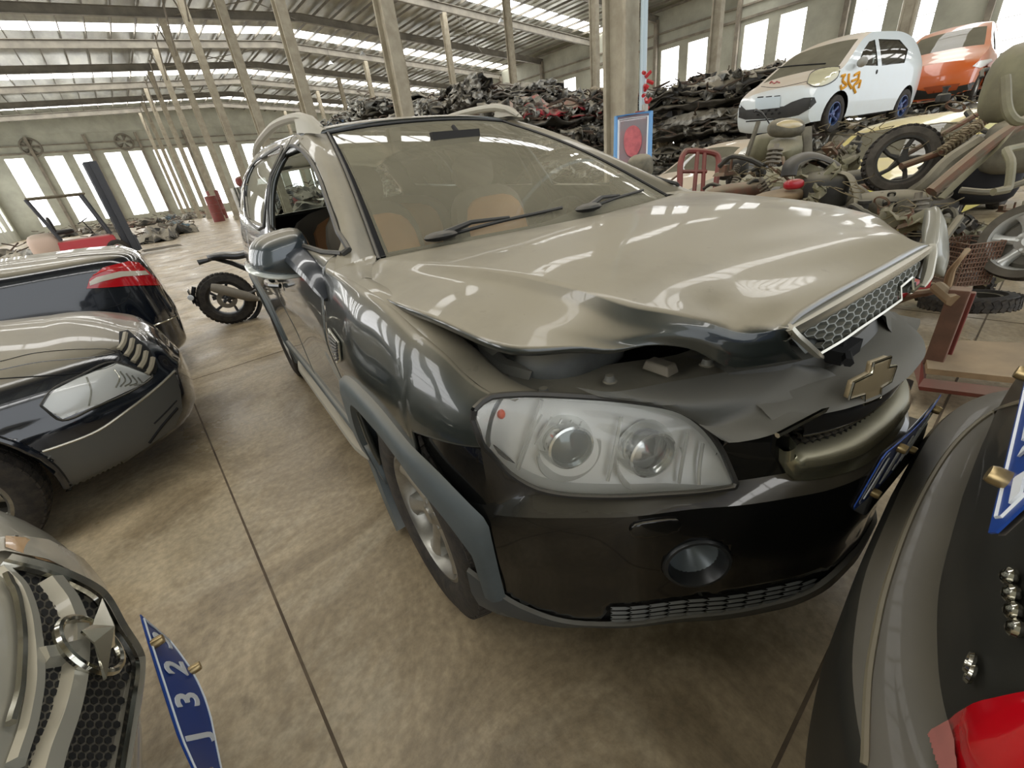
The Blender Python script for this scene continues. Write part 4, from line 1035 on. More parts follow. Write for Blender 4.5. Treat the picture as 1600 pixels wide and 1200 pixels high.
def lip(body, cx, cz, r_, parent, m=None, ys=(-1, 1)):
    "rolled edge of a wheel arch"
    for sg in ys:
        P = []
        for a in np.linspace(R(-15), R(195), 36):
            h = body.bvh.ray_cast(Vector((cx+(r_+.012)*math.cos(a), sg*2, cz+(r_+.012)*math.sin(a))), Vector((0, -sg, 0)))[0]
            if h is not None: P.append(h+Vector((0, sg*.002, 0)))
        if len(P) > 4: MB().tube(P, .016, 8).build('arch_lip', m or blk_paint, parent)
blk_paint = mat('navy_black_paint', srgb(14, 20, 30), .12, coat=1., dust=.85, dcol=DUST, dlo=.62, dhi=.97, drough=.42, dbase=.02)
M_plast = mat('bumper_grey', srgb(88, 88, 84), .45, coat=.2, dust=.5, dcol=DUST, dlo=.2, dhi=.95)
silver = mat('silver_paint', srgb(152, 150, 138), .3, metal=.35, coat=.7, dust=.75, dcol=srgb(182, 172, 148), dlo=.25, dhi=.95, drough=.45)
dusty_black = mat('dusty_black_paint', srgb(36, 36, 32), .5, coat=.12, dust=.42, dcol=srgb(120, 112, 94), dlo=.2, dhi=.95, c2=srgb(52, 50, 43), nscale=3)

# --- two-tone sedan, nose to the aisle
FB = Frame(-.95, 3.55, 0)
sd = empty('sedan', FB.M, 'dark two-tone sedan nose with dusty bonnet, ribbed grille and one clear headlamp', 'car')
wl = smooth_rows([(.19, -.10), (.23, -.035), (.33, .0), (.47, .006), (.535, .006), (.545, -.006), (.60, -.018), (.68, -.05), (.75, -.10), (.79, -.17)])
G = shell([(.92, 0), (.905, .25), (.85, .47), (.74, .63), (.58, .745), (.40, .81), (.1, .855), (-.4, .87), (-1.7, .87)], wl, lambda x: float(np.interp(x, [-1.7, -.6, .2, .55, .9], [1.02, .985, .93, .88, .80])), .42)
bd = Body(FB, G, 'body', blk_paint, sd, hole=(-.10, .33, .37))
lip(bd, -.10, .33, .37, sd)
bd.decal('bumper', [(45, 712), (100, 694), (150, 674), (200, 640), (245, 605), (272, 583), (281, 610), (284, 640), (272, 668), (200, 718), (112, 776), (92, 758), (62, 728)], M_plast, sd, .004, 4)
bd.line('bumper_strip', [(44, 712), (100, 694), (150, 674), (200, 640), (245, 605), (272, 580)], .006, M_chromed, sd, .004)
h = bd.decal('headlamp', [(64, 634), (80, 612), (120, 592), (180, 568), (200, 574), (236, 588), (215, 604), (150, 634), (98, 655)], M_bucket, sd, .003, 4)
bd.decal('lamp_lens', [(64, 634), (80, 612), (120, 592), (180, 568), (200, 574), (236, 588), (215, 604), (150, 634), (98, 655)], M_lens, h, .006, 5, bulge=.012)
bd.line('lamp_seal', [(64, 634), (80, 611), (120, 590), (180, 566), (200, 572), (238, 588), (215, 606), (150, 636), (98, 657), (64, 634)], .006, M_blk, h, .004, n=40)
for k in range(5): bd.line('lamp_rib', [(178+9*k, 578+3*k), (186+9*k, 592+2*k), (180+7*k, 606-k)], .004, M_chrome, h, .006)
bd.line('lamp_rib', [(135, 590), (142, 612), (138, 634)], .004, M_chrome, h, .006)
gr = bd.decal('grille', [(186, 519), (200, 516), (232, 545), (246, 570), (243, 585), (225, 580), (196, 556), (186, 545)], M_dark, sd, .003, 4)
for k in range(5):
    a = (196+10.5*k, 522+9.5*k); bd.line('grille_slat', [(a[0], a[1]), (a[0]-3, a[1]+14), (a[0]-10, a[1]+25)], .013, M_plast2 := mat('dusty_slat', srgb(150, 142, 122), .5, dust=.6, dcol=DUST), gr, .004)
bd.line('bonnet_edge', [(0, 592), (60, 588), (110, 584), (160, 577), (188, 560), (186, 545), (196, 520)], .003, M_dark, sd, .001)
bd.line('bonnet_crease', [(0, 565), (60, 551), (120, 546), (160, 545), (182, 550), (160, 556), (60, 566), (0, 578)], .003, blk_paint, sd, .000)
bd.line('bumper_slot', [(232, 692), (250, 668), (276, 638)], .010, M_dark, sd, .001); bd.line('bumper_slot', [(240, 662), (262, 640), (275, 626)], .006, M_dark, sd, .001)
for sg in (1, -1): wheel(sd, (-.10, -.765*sg, .315), sg, rad=.315, wid=.2, rim=.205, spokes=9, name='wheel')
m = MB(); m.lathe([(.37, -.86), (.375, -.6), (.1, -.55)], M=Matrix.Translation((-.1, 0, .33)) @ Matrix.Rotation(R(90), 4, 'X') @ Matrix.Rotation(PI, 4, 'Y'), n=30, arc=(0, PI)); m.box((-.6, 0, .5), (1.6, 1.1, .4)); m.build('wheel_liner', M_dark, sd)
m = MB(); m.patch([[(-1.65, -.86, .75), (-1.1, -.84, .88)], [(-1.65, -.60, 1.35), (-1.2, -.58, 1.0)], [(-1.65, 0, 1.45), (-1.05, 0, 1.02)]], 6, 6); m.build('windscreen', M_gdark, sd)

# --- black sedan, tail to the aisle
FC = Frame(-.92, 5.40, 0)
sk = empty('sedan', FC.M, 'glossy black sedan tail with red and white lamp and chrome bumper strip', 'car')
wl = lambda x, y: smooth_rows([(.20, -.10), (.25, -.02), (.40, .0), (.56, .012), (.62, .006), (.78, -.010), (.92, -.03), (1.0, -.05), (1.06, -.075), (1.10+.05*min(1, max(0, .2-x)), -.13)])
G = shell([(1.02, 0), (1.0, .35), (.93, .58), (.80, .72), (.60, .80), (.3, .85), (-.3, .87), (-2.0, .87)], wl, lambda x: float(np.interp(x, [-2, -1.2, -.45, .1, .6, 1], [1.42, 1.36, 1.16, 1.165, 1.15, 1.11])), .80, crown=2.6)
bk = Body(FC, G, 'body', blk_paint, sk, hole=(-.3, .33, .37))
l_ = bk.decal('tail_lamp', [(135, 451), (140, 436), (160, 419), (200, 409), (215, 411), (236, 430), (252, 446), (200, 447), (160, 450)], M_red, sk, .005, 3, bulge=.01)
bk.decal('reversing_lamp', [(139, 441), (150, 434), (185, 425), (224, 424), (230, 430), (190, 433), (160, 440), (140, 447)], mat('lamp_white', srgb(205, 196, 178), .15, coat=1.), l_, .018, 3)
bk.line('lamp_ridge', [(145, 431), (170, 421), (210, 416)], .004, mat('red_bright', srgb(230, 60, 60), .2, coat=1.), l_, .013)
bk.line('bumper_strip', [(203, 520), (235, 510), (262, 500), (286, 488)], .007, M_chrome, sk, .004)
bk.line('bumper_seam', [(100, 500), (160, 484), (196, 470), (204, 455)], .002, M_dark, sk, .001)
bk.line('trunk_seam', [(90, 403), (140, 399), (180, 397), (198, 401), (212, 412)], .002, M_dark, sk, .001)
bk.line('trunk_chrome', [(215, 393), (232, 406), (250, 430)], .005, M_chrome, sk, .004)
for sg in (1, -1): wheel(sk, (-.3, -.765*sg, .315), sg, rad=.315, wid=.2, rim=.205, spokes=9)
m = MB(); m.box((-.9, 0, .5), (1.9, 1.2, .4)); m.build('chassis', M_dark, sk)

# --- silver car, nose to the aisle, nearest
FA = Frame(-1.20, .70, 0)
sv = empty('hatchback', FA.M, 'dusty silver car nose with honeycomb grille, round chrome badge and bent blue number plate', 'car')
wl = smooth_rows([(.20, -.22), (.26, -.16), (.38, -.125), (.50, -.09), (.60, -.052), (.70, -.02), (.80, -.025), (.90, -.055), (.96, -.10), (1.0, -.17)])
G = shell([(.955, 0), (.945, .18), (.91, .36), (.83, .54), (.70, .68), (.52, .78), (.3, .84), (-.2, .88), (-1.2, .88)], wl, lambda x: float(np.interp(x, [-1.2, 0, .5, .9], [1.18, 1.12, 1.06, 1.0])), .5)
bs = Body(FA, G, 'body', silver, sv, hole=(0, .33, .38))
gp = [(18, 893), (60, 900), (95, 914), (140, 938), (172, 985), (200, 1045), (185, 1110), (168, 1200), (150, 1290), (20, 1290), (42, 1150), (46, 1060), (38, 970)]
g_ = bs.decal('grille', gp, mat('grille_dusty', srgb(108, 103, 90), .7, c2=srgb(84, 80, 70), nscale=20), sv, .002, 6)
m = MB()
for j in range(34):
    for i in range(16):
        cx = 24+i*14+(7 if j % 2 else 0); cy = 885+j*12.5; sx = 7.6
        if not inpoly((cx, cy), gp): continue
        fx, fy = (cx-115)/36, (cy-1030)/70
        Pp = [bs.pt(cx+sx*math.cos(PI/6+PI/3*k), cy+sx*1.0*math.sin(PI/6+PI/3*k), .0035) for k in range(6)]
        if any(p is None for p in Pp): continue
        q = [sum(Pp, Vector())/6*(.16)+p*.84 for p in Pp]; m.add(q, [(0, 1, 2, 3, 4, 5)]) if False else m.add([tuple(v) for v in q], [(0, 1, 2, 3, 4, 5)])
m.build('grille_mesh', M_dark, g_, smooth=False)
for pth, wd in (([(72, 915), (100, 955), (112, 1000), (108, 1060), (95, 1120), (66, 1200), (50, 1260)], .017), ([(52, 1035), (80, 1030), (110, 1022)], .016), ([(95, 1120), (80, 1160), (60, 1220)], .016)):
    bs.line('grille_bar', pth, wd, silver, g_, .004)
fr_ = [(4, 884), (60, 897), (110, 915), (146, 936), (176, 985), (207, 1046), (197, 1110), (180, 1200), (168, 1270)]
bs.line('grille_frame', fr_, .013, M_chromed, sv, .006, n=50); bs.line('grille_frame_lip', [(a-9, b+7) for a, b in fr_], .006, M_chrome, sv, .012, n=50)
bs.line('bonnet_edge', [(0, 895), (30, 930), (46, 990), (50, 1060), (40, 1130), (18, 1200)], .009, silver, sv, .004, n=40); bs.line('bonnet_chrome', [(4, 905), (20, 950), (26, 1010), (22, 1080), (6, 1140)], .005, M_chrome, sv, .008, n=40)
c = bs.pt(120, 1026, .012); Zb = bs.cast(120, 1026)[1]; Xb = Vector((0, 1, 0)); Xb = (Xb-Zb*Xb.dot(Zb)).normalized(); Yb = Zb.cross(Xb); MMb = Matrix((Xb, Yb, Zb)).transposed().to_4x4(); MMb.translation = c
m = MB()
m.tube([MMb @ Vector((.050*math.cos(a), .050*math.sin(a), .006)) for a in np.linspace(0, 2*PI, 36)], .006, 8, caps=False)
e_ = m.build('badge_ring', M_chrome, sv)
m = MB(); m.add([tuple(MMb @ Vector(p)) for p in ((-.088, 0, .02), (-.02, .010, .018), (0, .026, .014), (.016, .012, .018), (.088, 0, .02), (.016, -.010, .018), (0, -.024, .014), (-.02, -.010, .018), (0, 0, .034))], [(i, (i+1) % 8, 8) for i in range(8)]); m.build('badge_wing', M_chrome, e_, smooth=False, solid=.004)
hl_ = bs.decal('headlamp', [(-30, 850), (20, 846), (65, 853), (120, 880), (165, 925), (158, 932), (110, 905), (60, 885), (0, 870), (-30, 872)], mat('lamp_dull', srgb(178, 172, 156), .25, coat=.8, metal=.2), sv, .004, 5, bulge=.01)
bs.decal('indicator', [(0, 848), (30, 850), (70, 872), (95, 895), (50, 884), (0, 866)], mat('amber_dull', srgb(196, 160, 118), .3, coat=.6), hl_, .012, 5)
# bent plate
tf = FA.at(207, 967, 'z', .635); bf = FA.at(246, 1012, 'z', .50)
m = MB(); 
def pl(u, v): # u 0 far .. 1 near, v 0 top .. 1 bottom
    x = tf[0]+(bf[0]-tf[0])*v*.3+.03*math.sin(PI*min(1, u*1.3))*v+.028*max(0, u-.55)*v; y = tf[1]-.03*(1-v)*0+(.045*v*(1-u))-.375*u; return (x+.012+.05*max(0, u-.6)**1.2, y, tf[2]-.135*v-.21*u**1.15)
cor = [(0, 0), (0, 1), (1, 1), (1, 0)]
m.sheet([(0, .0), (.02, 1.), (1, 1), (1, 0)], pl, .08); np_ = m.build('number_plate', M_plate, sv, solid=.002)
m = MB(); m.tube([Vector(pl(u, v))+Vector((.003, 0, 0)) for u, v in [(u, .05) for u in np.linspace(.02, .98, 12)]+[(u, .95) for u in np.linspace(.98, .02, 12)]+[(.02, .05)]], .002, 4); m.build('plate_border', M_white, np_)
for u, v in ((.16, .1), (.22, .95), (.78, .12), (.80, .92)):
    p = Vector(pl(u, v)); m = MB(); m.lathe([(0, .02), (.009, .02), (.0105, .015), (.0105, 0)], M=Matrix.Translation(p) @ Matrix.Rotation(R(90), 4, 'Y'), n=12); m.build('bolt', M_screw, np_)
tx = '鄂AJ323'
def gfn(i):
    u = .90-.158*i-(.02 if i > 1 else 0); p = Vector(pl(u, .5)); a = Vector(pl(u-.05, .5))-Vector(pl(u+.05, .5)); b = Vector(pl(u, .3))-Vector(pl(u, .7)); X_ = a.normalized(); Y_ = (b-X_*b.dot(X_)).normalized(); Z_ = X_.cross(Y_)
    M_ = Matrix((X_, Y_, Z_)).transposed().to_4x4(); M_.translation = p+Z_*.0035; return M_ @ Matrix.Diagonal((.8, 1.25, 1, 1))
letters(np_, tx, gfn, .088, off=.0015)
for sg in (1, -1): wheel(sv, (0, -.775*sg, .315), sg, rad=.315, wid=.2, rim=.205)
m = MB(); m.box((-.4, 0, .5), (1.2, 1.2, .4)); m.build('chassis', M_dark, sv)

# --- dark car, tail to the SUV's nose
FD = Frame(1.05, -.90, PI/2)
sr = empty('sedan', FD.M, 'dusty black car tail with wide bumper ledge, blue plate and red lamp', 'car')
wl = smooth_rows([(.18, -.10), (.24, -.03), (.40, .0), (.58, .0), (.635, -.002), (.652, -.014), (.662, -.045), (.668, -.085), (.685, -.10), (.76, -.098), (.86, -.105), (.96, -.12), (1.02, -.16), (1.045, -.24)], 44)
G = shell([(.945, 0), (.940, .25), (.915, .45), (.865, .60), (.79, .70), (.66, .79), (.45, .85), (.1, .88), (-1.0, .88)], wl, lambda x: float(np.interp(x, [-1, 0, .5, .8], [1.16, 1.13, 1.10, 1.06])), .55)
br = Body(FD, G, 'body', dusty_black, sr, hole=(-.1, .33, .37))
br.line('ledge_edge', [(1352, 1196), (1356, 1080), (1374, 960), (1400, 870), (1440, 775), (1500, 685), (1560, 640), (1599, 628)], .005, mat('edge_dust', srgb(120, 112, 92), .4, coat=.4), sr, .001, n=60)
tl = br.decal('tail_lamp', [(1482, 1168), (1500, 1150), (1530, 1128), (1560, 1112), (1640, 1085), (1680, 1200), (1640, 1260), (1510, 1260)], M_red, sr, .006, 6, bulge=.02)
br.decal('reversing_lamp', [(1486, 1170), (1500, 1154), (1530, 1140), (1540, 1170), (1545, 1240), (1512, 1240)], mat('lamp_pink', srgb(200, 120, 112), .2, coat=1.), tl, .026, 3)
# plate on the boot lid, read from behind the car
pc = FD.at(1546, 849, 'x', .850)
pq = plate(sr, Vector((pc[0]-.012, pc[1]-.22, pc[2]+.07)), (0, 1, 0), (-.18, 0, 1), 'number_plate', '鄂A11L72', size=(.44, .14), txt=.108)
for (a, b_, c_, d_) in ((1527, 1030, 1533, 1052), (1527, 1048, 1535, 1064)):
    p0 = br.pt((a+c_)/2, (b_+d_)/2, .008)
    if p0: m = MB(); m.tube([p0+Vector((0, .010*math.cos(t), .011*math.sin(t))) for t in np.linspace(0, 2*PI, 14)], .0035, 6); m.build('model_badge', M_chrome, sr)
for k in range(4):
    p0 = br.pt(1592+3*k, 905+26*k, .02)
    if p0: m = MB(); m.ell(p0-Vector((.012, 0, 0)), (.016, .02, .022), n=10); m.build('chrome_letter', M_chrome, sr)
for sg in (1, -1): wheel(sr, (-.1, -.775*sg, .315), sg, rad=.315, wid=.2, rim=.205)
m = MB(); m.box((-.4, 0, .5), (1.2, 1.2, .4)); m.build('chassis', M_dark, sr)

# ================================================================== PARKED AND STACKED CARS FURTHER OFF
M_wglass = glassy('dusty_windscreen', (.45, .48, .46, 1), dust=.5, dcol=srgb(150, 144, 124))
M_sglass = glassy('side_glass', (.22, .24, .24, 1), dust=.10)
def whitepaint(n, c, d=.8): return mat(n, c, .3, coat=.8, dust=d, dcol=srgb(196, 176, 148), dlo=.45, dhi=.95, drough=.5)
class LiteCar:
    "a complete small car: sides, roof-to-nose skin, glass, wheels"
    def __init__(s, kind, fr, label, paint, prof, W, belt, wr, wins, arches, screen, rear, wrad=.28, nosec=.10, parent_parts=True, rim=None, cat='car', wheels=True, group=None, interior=True):
        s.fr = fr; s.e = empty(kind, fr.M, label, cat, group)
        P = [np.array(p, float) for p in prof]; xc = (min(p[0] for p in P)+max(p[0] for p in P))/2; hl = (max(p[0] for p in P)-min(p[0] for p in P))/2
        zr = max(p[1] for p in P); zb = min(p[1] for p in P)
        def f(x, z):
            w_ = W/2*(1-.13*min(1, abs((x-xc)/hl))**5)
            if z < belt: k = (z-zb)/(belt-zb); w_ *= 1-.07*(1-k)**2.2-.02*k**3
            else: k = (z-belt)/(zr-belt); w_ *= .98-(.98-wr)*k**1.15
            return w_
        s.f = f; s.side = lambda sg, o=0.: (lambda x, z: (x, sg*(f(x, z)+o), z))
        V, F = [], []
        # skin swept along the profile (rear bumper, tail, roof, screen, bonnet, nose)
        Q = crom(P, 70); rows = []; n_ = []
        for i, (x, z) in enumerate(Q):
            a = Q[max(0, i-1)]; b = Q[min(len(Q)-1, i+1)]; t = (b-a)/(np.linalg.norm(b-a)+1e-9); nn = np.array([-t[1], t[0]]); nn = nn if nn@np.array([x-xc, z-.6]) > 0 else -nn
            hw = f(x, z); c = nosec if abs(nn[0]) > .6 else .035+.02*(z > belt)
            rows.append([(x+nn[0]*c*(1-abs(u)**2.6), u*hw, z+nn[1]*c*(1-abs(u)**2.6)) for u in np.linspace(-1, 1, 17)])
        rows = np.array(rows); s.Q = Q
        def idx(x0, x1): # profile index range for the part of the top between x0 and x1
            ii = [i for i, (x, z) in enumerate(Q) if x0 <= x <= x1 and z > belt-.03]; return min(ii), max(ii)
        a0, a1 = idx(*screen); r0, r1 = idx(*rear) if rear else (-2, -2)
        paint_seg = []; cur = []
        for i in range(len(Q)-1):
            if (a0 <= i < a1) or (r0 <= i < r1):
                if cur: paint_seg.append(cur); cur = []
            else: cur.append(i)
        paint_seg.append(cur)
        m = MB()
        for sg_ in paint_seg:
            if sg_: m.grid(rows[sg_[0]:sg_[-1]+2])
        # narrow pillars either side of the screens
        for (b0, b1) in ((a0, a1), (r0, r1)):
            if b0 < 0: continue
            m.grid(rows[b0:b1+1, :2]); m.grid(rows[b0:b1+1, -2:])
        V += m.v; F += m.f
        sk = m.build('body_skin', paint, s.e, weld=True)
        for (b0, b1), nm in (((a0, a1), 'windscreen'), ((r0, r1), 'rear_glass')):
            if b0 < 0: continue
            m = MB(); m.grid(rows[b0:b1+1, 1:-1]); b = len(V); V += m.v; F += [tuple(b+i for i in q) for q in m.f]; m.build(nm, M_wglass, s.e)
        poly = [tuple(q) for q in Q]; holes = [circle(ax, wrad, wrad+.055, 24) for ax in arches]
        for sg in (1, -1):
            m = MB(); m.sheet(poly, s.side(sg), .07, [h for h in holes]+[w_ for w_ in wins]); b = len(V); V += m.v; F += [tuple(b+i for i in q) for q in m.f]; m.build('body_side', paint, s.e)
            for w_ in wins:
                if wins.index(w_) in (getattr(s, 'open', ())): continue
                m = MB(); m.sheet(w_, s.side(sg, -.012), .15); m.build('side_window', M_sglass, s.e)
        m = MB(); hw = W/2-.12; x0, x1 = min(p[0] for p in P)+.1, max(p[0] for p in P)-.12
        m.box(((x0+x1)/2, 0, (zb+belt)/2-.12), (x1-x0-.25, 2*hw-.1, belt-zb-.25)); m.build('cabin_floor', M_int, s.e)
        if interior:
            for sy in (.33, -.33):
                m = MB(); m.ell((xc-.15, sy, belt+.02), (.16, .46, .62), n=12, p=.6); m.ell((xc-.22, sy, belt+.38), (.12, .26, .2), n=10, p=.7); m.build('seat', M_intg, s.e)
        if wheels:
            for ax in arches:
                for sg in (1, -1): wheel(s.e, (ax, -sg*(W/2-.12), wrad), sg, rad=wrad, wid=.16, rim=wrad*.62, spokes=5, alloy=rim)
        V = [Vector(v) for v in V]; s.bvh = BVHTree.FromPolygons(V, F)
    cast = Body.cast; pt = Body.pt; decal = Body.decal; line = Body.line

M_wp = whitepaint('white_paint', srgb(214, 222, 224)); M_op = whitepaint('orange_paint', srgb(206, 96, 34), .45); M_yp = whitepaint('yellow_paint', srgb(214, 202, 74), .6); M_bp = whitepaint('beige_paint', srgb(190, 184, 166), .8)
hatch = [(-2.86, .25), (-2.90, .55), (-2.84, .9), (-2.72, 1.15), (-2.45, 1.40), (-1.9, 1.50), (-1.1, 1.49), (-.75, 1.40), (-.25, 1.13), (.05, .95), (.35, .84), (.58, .70), (.66, .50), (.64, .30), (.55, .20)]
Fm = Frame(10.3, 3.60, 2.93, z=1.235)
wc = LiteCar('hatchback', Fm, 'small white hatchback with orange spray marks, raised on the scrap', M_wp, hatch, 1.60, .92, .70, [[(-.35, .97), (-1.02, .95), (-1.05, 1.36), (-.85, 1.33), (-.62, 1.20)], [(-1.15, .95), (-1.95, .98), (-2.15, 1.2), (-1.9, 1.36), (-1.17, 1.37)]], (0, -2.34), (-.72, .02), (-2.75, -2.42), wrad=.285, rim=mat('violet_rim', srgb(78, 72, 112), .35, metal=.5, c2=srgb(60, 92, 130), nscale=9))
h = wc.decal('headlamp', [(1261, 131), (1266, 117), (1285, 108), (1311, 106), (1308, 119), (1292, 131), (1275, 135)], mat('pale_lamp', srgb(206, 200, 166), .2, coat=1.), wc.e, .012, 3, rounded=2)
wc.decal('headlamp', [(1160, 143), (1163, 131), (1174, 124), (1181, 128), (1172, 140)], mat('pale_lamp', srgb(206, 200, 166)), wc.e, .012, 3, rounded=2)
wc.line('lamp_seal', [(1261, 131), (1266, 116), (1285, 107), (1312, 105), (1308, 120), (1292, 132), (1275, 136), (1261, 131)], .006, M_blk, h, .012, n=30)
wc.decal('number_plate', [(1181, 154), (1220, 151), (1219, 168), (1181, 172)], mat('plate_back', srgb(188, 200, 206), .5), wc.e, .015, 3)
lg = wc.decal('lower_grille', [(1147, 163), (1153, 160), (1166, 172), (1225, 166), (1236, 160), (1256, 153), (1272, 152), (1275, 160), (1265, 170), (1248, 180), (1228, 184), (1165, 187), (1150, 182)], M_blk, wc.e, .008, 3)
for k in range(3): wc.line('grille_slot', [(1184+13*k, 152.5-.8*k), (1193+13*k, 151.5-.8*k)], .012, M_dark, wc.e, .0)
wc.line('bumper_slot', [(1166, 190), (1190, 188), (1226, 185)], .012, M_dark, wc.e, .0)
for i in range(2):
    for j in range(4): 
        p = wc.pt(1180+11*j+5*i, 174+5*i-.8*j, .02)
        if p: m = MB(); m.ell(p, (.02, .05, .035), n=8); m.build('grille_hole', M_dark, lg)
wc.line('badge', [(1203, 131), (1206, 128), (1210, 131), (1214, 128), (1218, 130)], .009, mat('badge_red', srgb(170, 60, 60), .4), wc.e, .01)
wc.line('bonnet_edge', [(1178, 134), (1210, 137), (1245, 131), (1262, 127)], .006, M_dark, wc.e, .0)
M_spray = mat('orange_spray', srgb(224, 160, 42), .7)
for i, q in enumerate([[(1314, 119), (1320, 117), (1316, 126), (1322, 133), (1314, 139), (1313, 133)], [(1326, 115), (1325, 127), (1330, 138)], [(1330, 127), (1338, 124)], [(1334, 118), (1342, 113), (1340, 126), (1333, 136), (1336, 145)], [(1337, 131), (1344, 126), (1341, 138)]]): wc.line('spray_mark', q, .022, M_spray, wc.e, .004)
wc.line('wiper', [(1200, 109), (1235, 104), (1290, 100)], .010, M_dark, wc.e, .01)
p = wc.pt(1352, 88, .0); m = MB(); m.ell(Vector(wc.side(1, .10)(-.32, 1.0)), (.14, .16, .15), n=12); m.build('wing_mirror', mat('mirror_grey', srgb(150, 148, 140), .5), wc.e)
m = MB(); q = Vector(wc.side(1, .004)(-1.0, .86)); m.ell(q, (.05, .02, .07), n=12); m.build('fuel_flap', M_blk, wc.e)

Fo = Frame(15.2, 2.45, 3.16, z=1.46)
oc = LiteCar('hatchback', Fo, 'small orange hatchback with black windscreen, perched behind the white one', M_op, [(a*.98, b*1.02) for a, b in hatch], 1.60, .92, .72, [[(-.35, .97), (-1.02, .95), (-1.05, 1.36), (-.85, 1.33), (-.62, 1.20)]], (0, -2.3), (-.72, .02), (-2.75, -2.42))
oc.decal('lower_grille', [(1428, 140), (1445, 142), (1480, 138), (1510, 132), (1520, 128), (1532, 132), (1528, 146), (1500, 150), (1428, 156)], M_blk, oc.e, .01, 3)
oc.decal('grille', [(1443, 137), (1470, 133), (1500, 130), (1494, 140), (1450, 146)], mat('deep_orange', srgb(150, 66, 26), .5), oc.e, .02, 3)  # grille panel in a deeper orange than the body paint
oc.decal('headlamp', [(1519, 104), (1530, 95), (1548, 92), (1552, 99), (1530, 106)], M_bucket, oc.e, .012, 3)
oc.decal('bent_wing', [(1526, 128), (1540, 100), (1556, 92), (1568, 120), (1560, 138), (1540, 140)], mat('silver_bent', srgb(200, 150, 140), .3, metal=.4, bump=1., bscale=8), oc.e, .05, 3)

# yellow people carrier lying behind the motorcycles
van = [(-3.0, .25), (-3.05, .8), (-2.95, 1.2), (-2.8, 1.52), (-2.3, 1.60), (-1.0, 1.60), (-.55, 1.52), (.15, 1.05), (.55, .92), (.85, .75), (.92, .45), (.85, .25)]
Fy = Frame(7.7, 1.45, 3.0, z=0.)
van = [(a, b*.80) for a, b in van]
yc = LiteCar('minivan', Fy, 'dusty yellow car roof and side showing above the motorcycle heap', M_yp, van, 1.62, .76, .82, [[(-.35, .78), (-1.2, .78), (-1.2, 1.13), (-.72, 1.13)], [(-1.32, .78), (-2.6, .78), (-2.55, 1.13), (-1.32, 1.13)]], (0, -2.1), (-.50, .12), (-2.98, -2.78))
sedanp = [(-3.55, .3), (-3.6, .65), (-3.5, .92), (-3.1, .98), (-2.75, 1.05), (-2.2, 1.38), (-1.5, 1.42), (-.95, 1.36), (-.25, 1.02), (.4, .88), (.75, .74), (.82, .5), (.75, .25)]
Fs_ = Frame(7.25, 4.12, 2.86, z=0.)
sedanp = [(a*.86, b*.88) for a, b in sedanp]
bc = LiteCar('sedan', Fs_, 'dusty beige sedan with dark side windows, behind the red hand cart', M_bp, sedanp, 1.5, .82, .70, [[(a*.86, b*.88) for a, b in q] for q in ([(-.55, .97), (-1.42, .97), (-1.42, 1.28), (-1.0, 1.27)], [(-1.52, .97), (-2.35, .98), (-2.15, 1.22), (-1.52, 1.28)])], (0, -2.24), (-.78, -.15), (-2.4, -1.94))
# ================================================================== THE SCRAP HEAP
from mathutils import noise as mn
def crumple(m, w_, d, cx, cy, cz, seed, amp, tilt=(0, 0), nu=14, nv=10, curl=0.):
    G = []
    for i in range(nu):
        row = []
        for j in range(nv):
            u, v = i/(nu-1)-.5, j/(nv-1)-.5
            n1 = mn.noise(Vector((u*4+seed, v*4, seed*1.7))); n2 = abs(mn.noise(Vector((u*9, v*9+seed, 3.1*seed)))); n3 = abs(mn.noise(Vector((u*3+seed*2, v*3, .5))))
            z = cz+amp*(n1*1.2-n2*.9-n3*1.3)+tilt[0]*u+tilt[1]*v-curl*((2*u)**4+(2*v)**4)
            row.append((cx+u*w_+amp*.7*mn.noise(Vector((u*5, v*5, seed+9))), cy+v*d+amp*.7*mn.noise(Vector((u*5, v*5, seed+19))), z))
        G.append(row)
    m.grid(G)
def rgb(v, k=1.): return srgb(*[max(2, min(255, c*k)) for c in v])
def scrapmat(n, c, rough=.38, d=.8): return mat(n, rgb(c), rough, metal=.35, c2=rgb(c, .45), nscale=5, namt=.3, dust=d, dcol=srgb(168, 158, 136), dlo=.15, dhi=.95, bump=.8, bscale=16)
M_scd = scrapmat('scrap_dark', (84, 81, 76)); M_scr = mat('rust_dark', srgb(104, 86, 70), .8, c2=srgb(60, 50, 44), nscale=7)
cols = [('charcoal', (92, 91, 87)), ('black', (54, 53, 52)), ('blue', (64, 96, 130)), ('red', (186, 28, 48)), ('silver', (190, 187, 178)), ('beige', (184, 166, 136)), ('grey', (134, 132, 124)), ('white', (214, 214, 206))]
protos = []
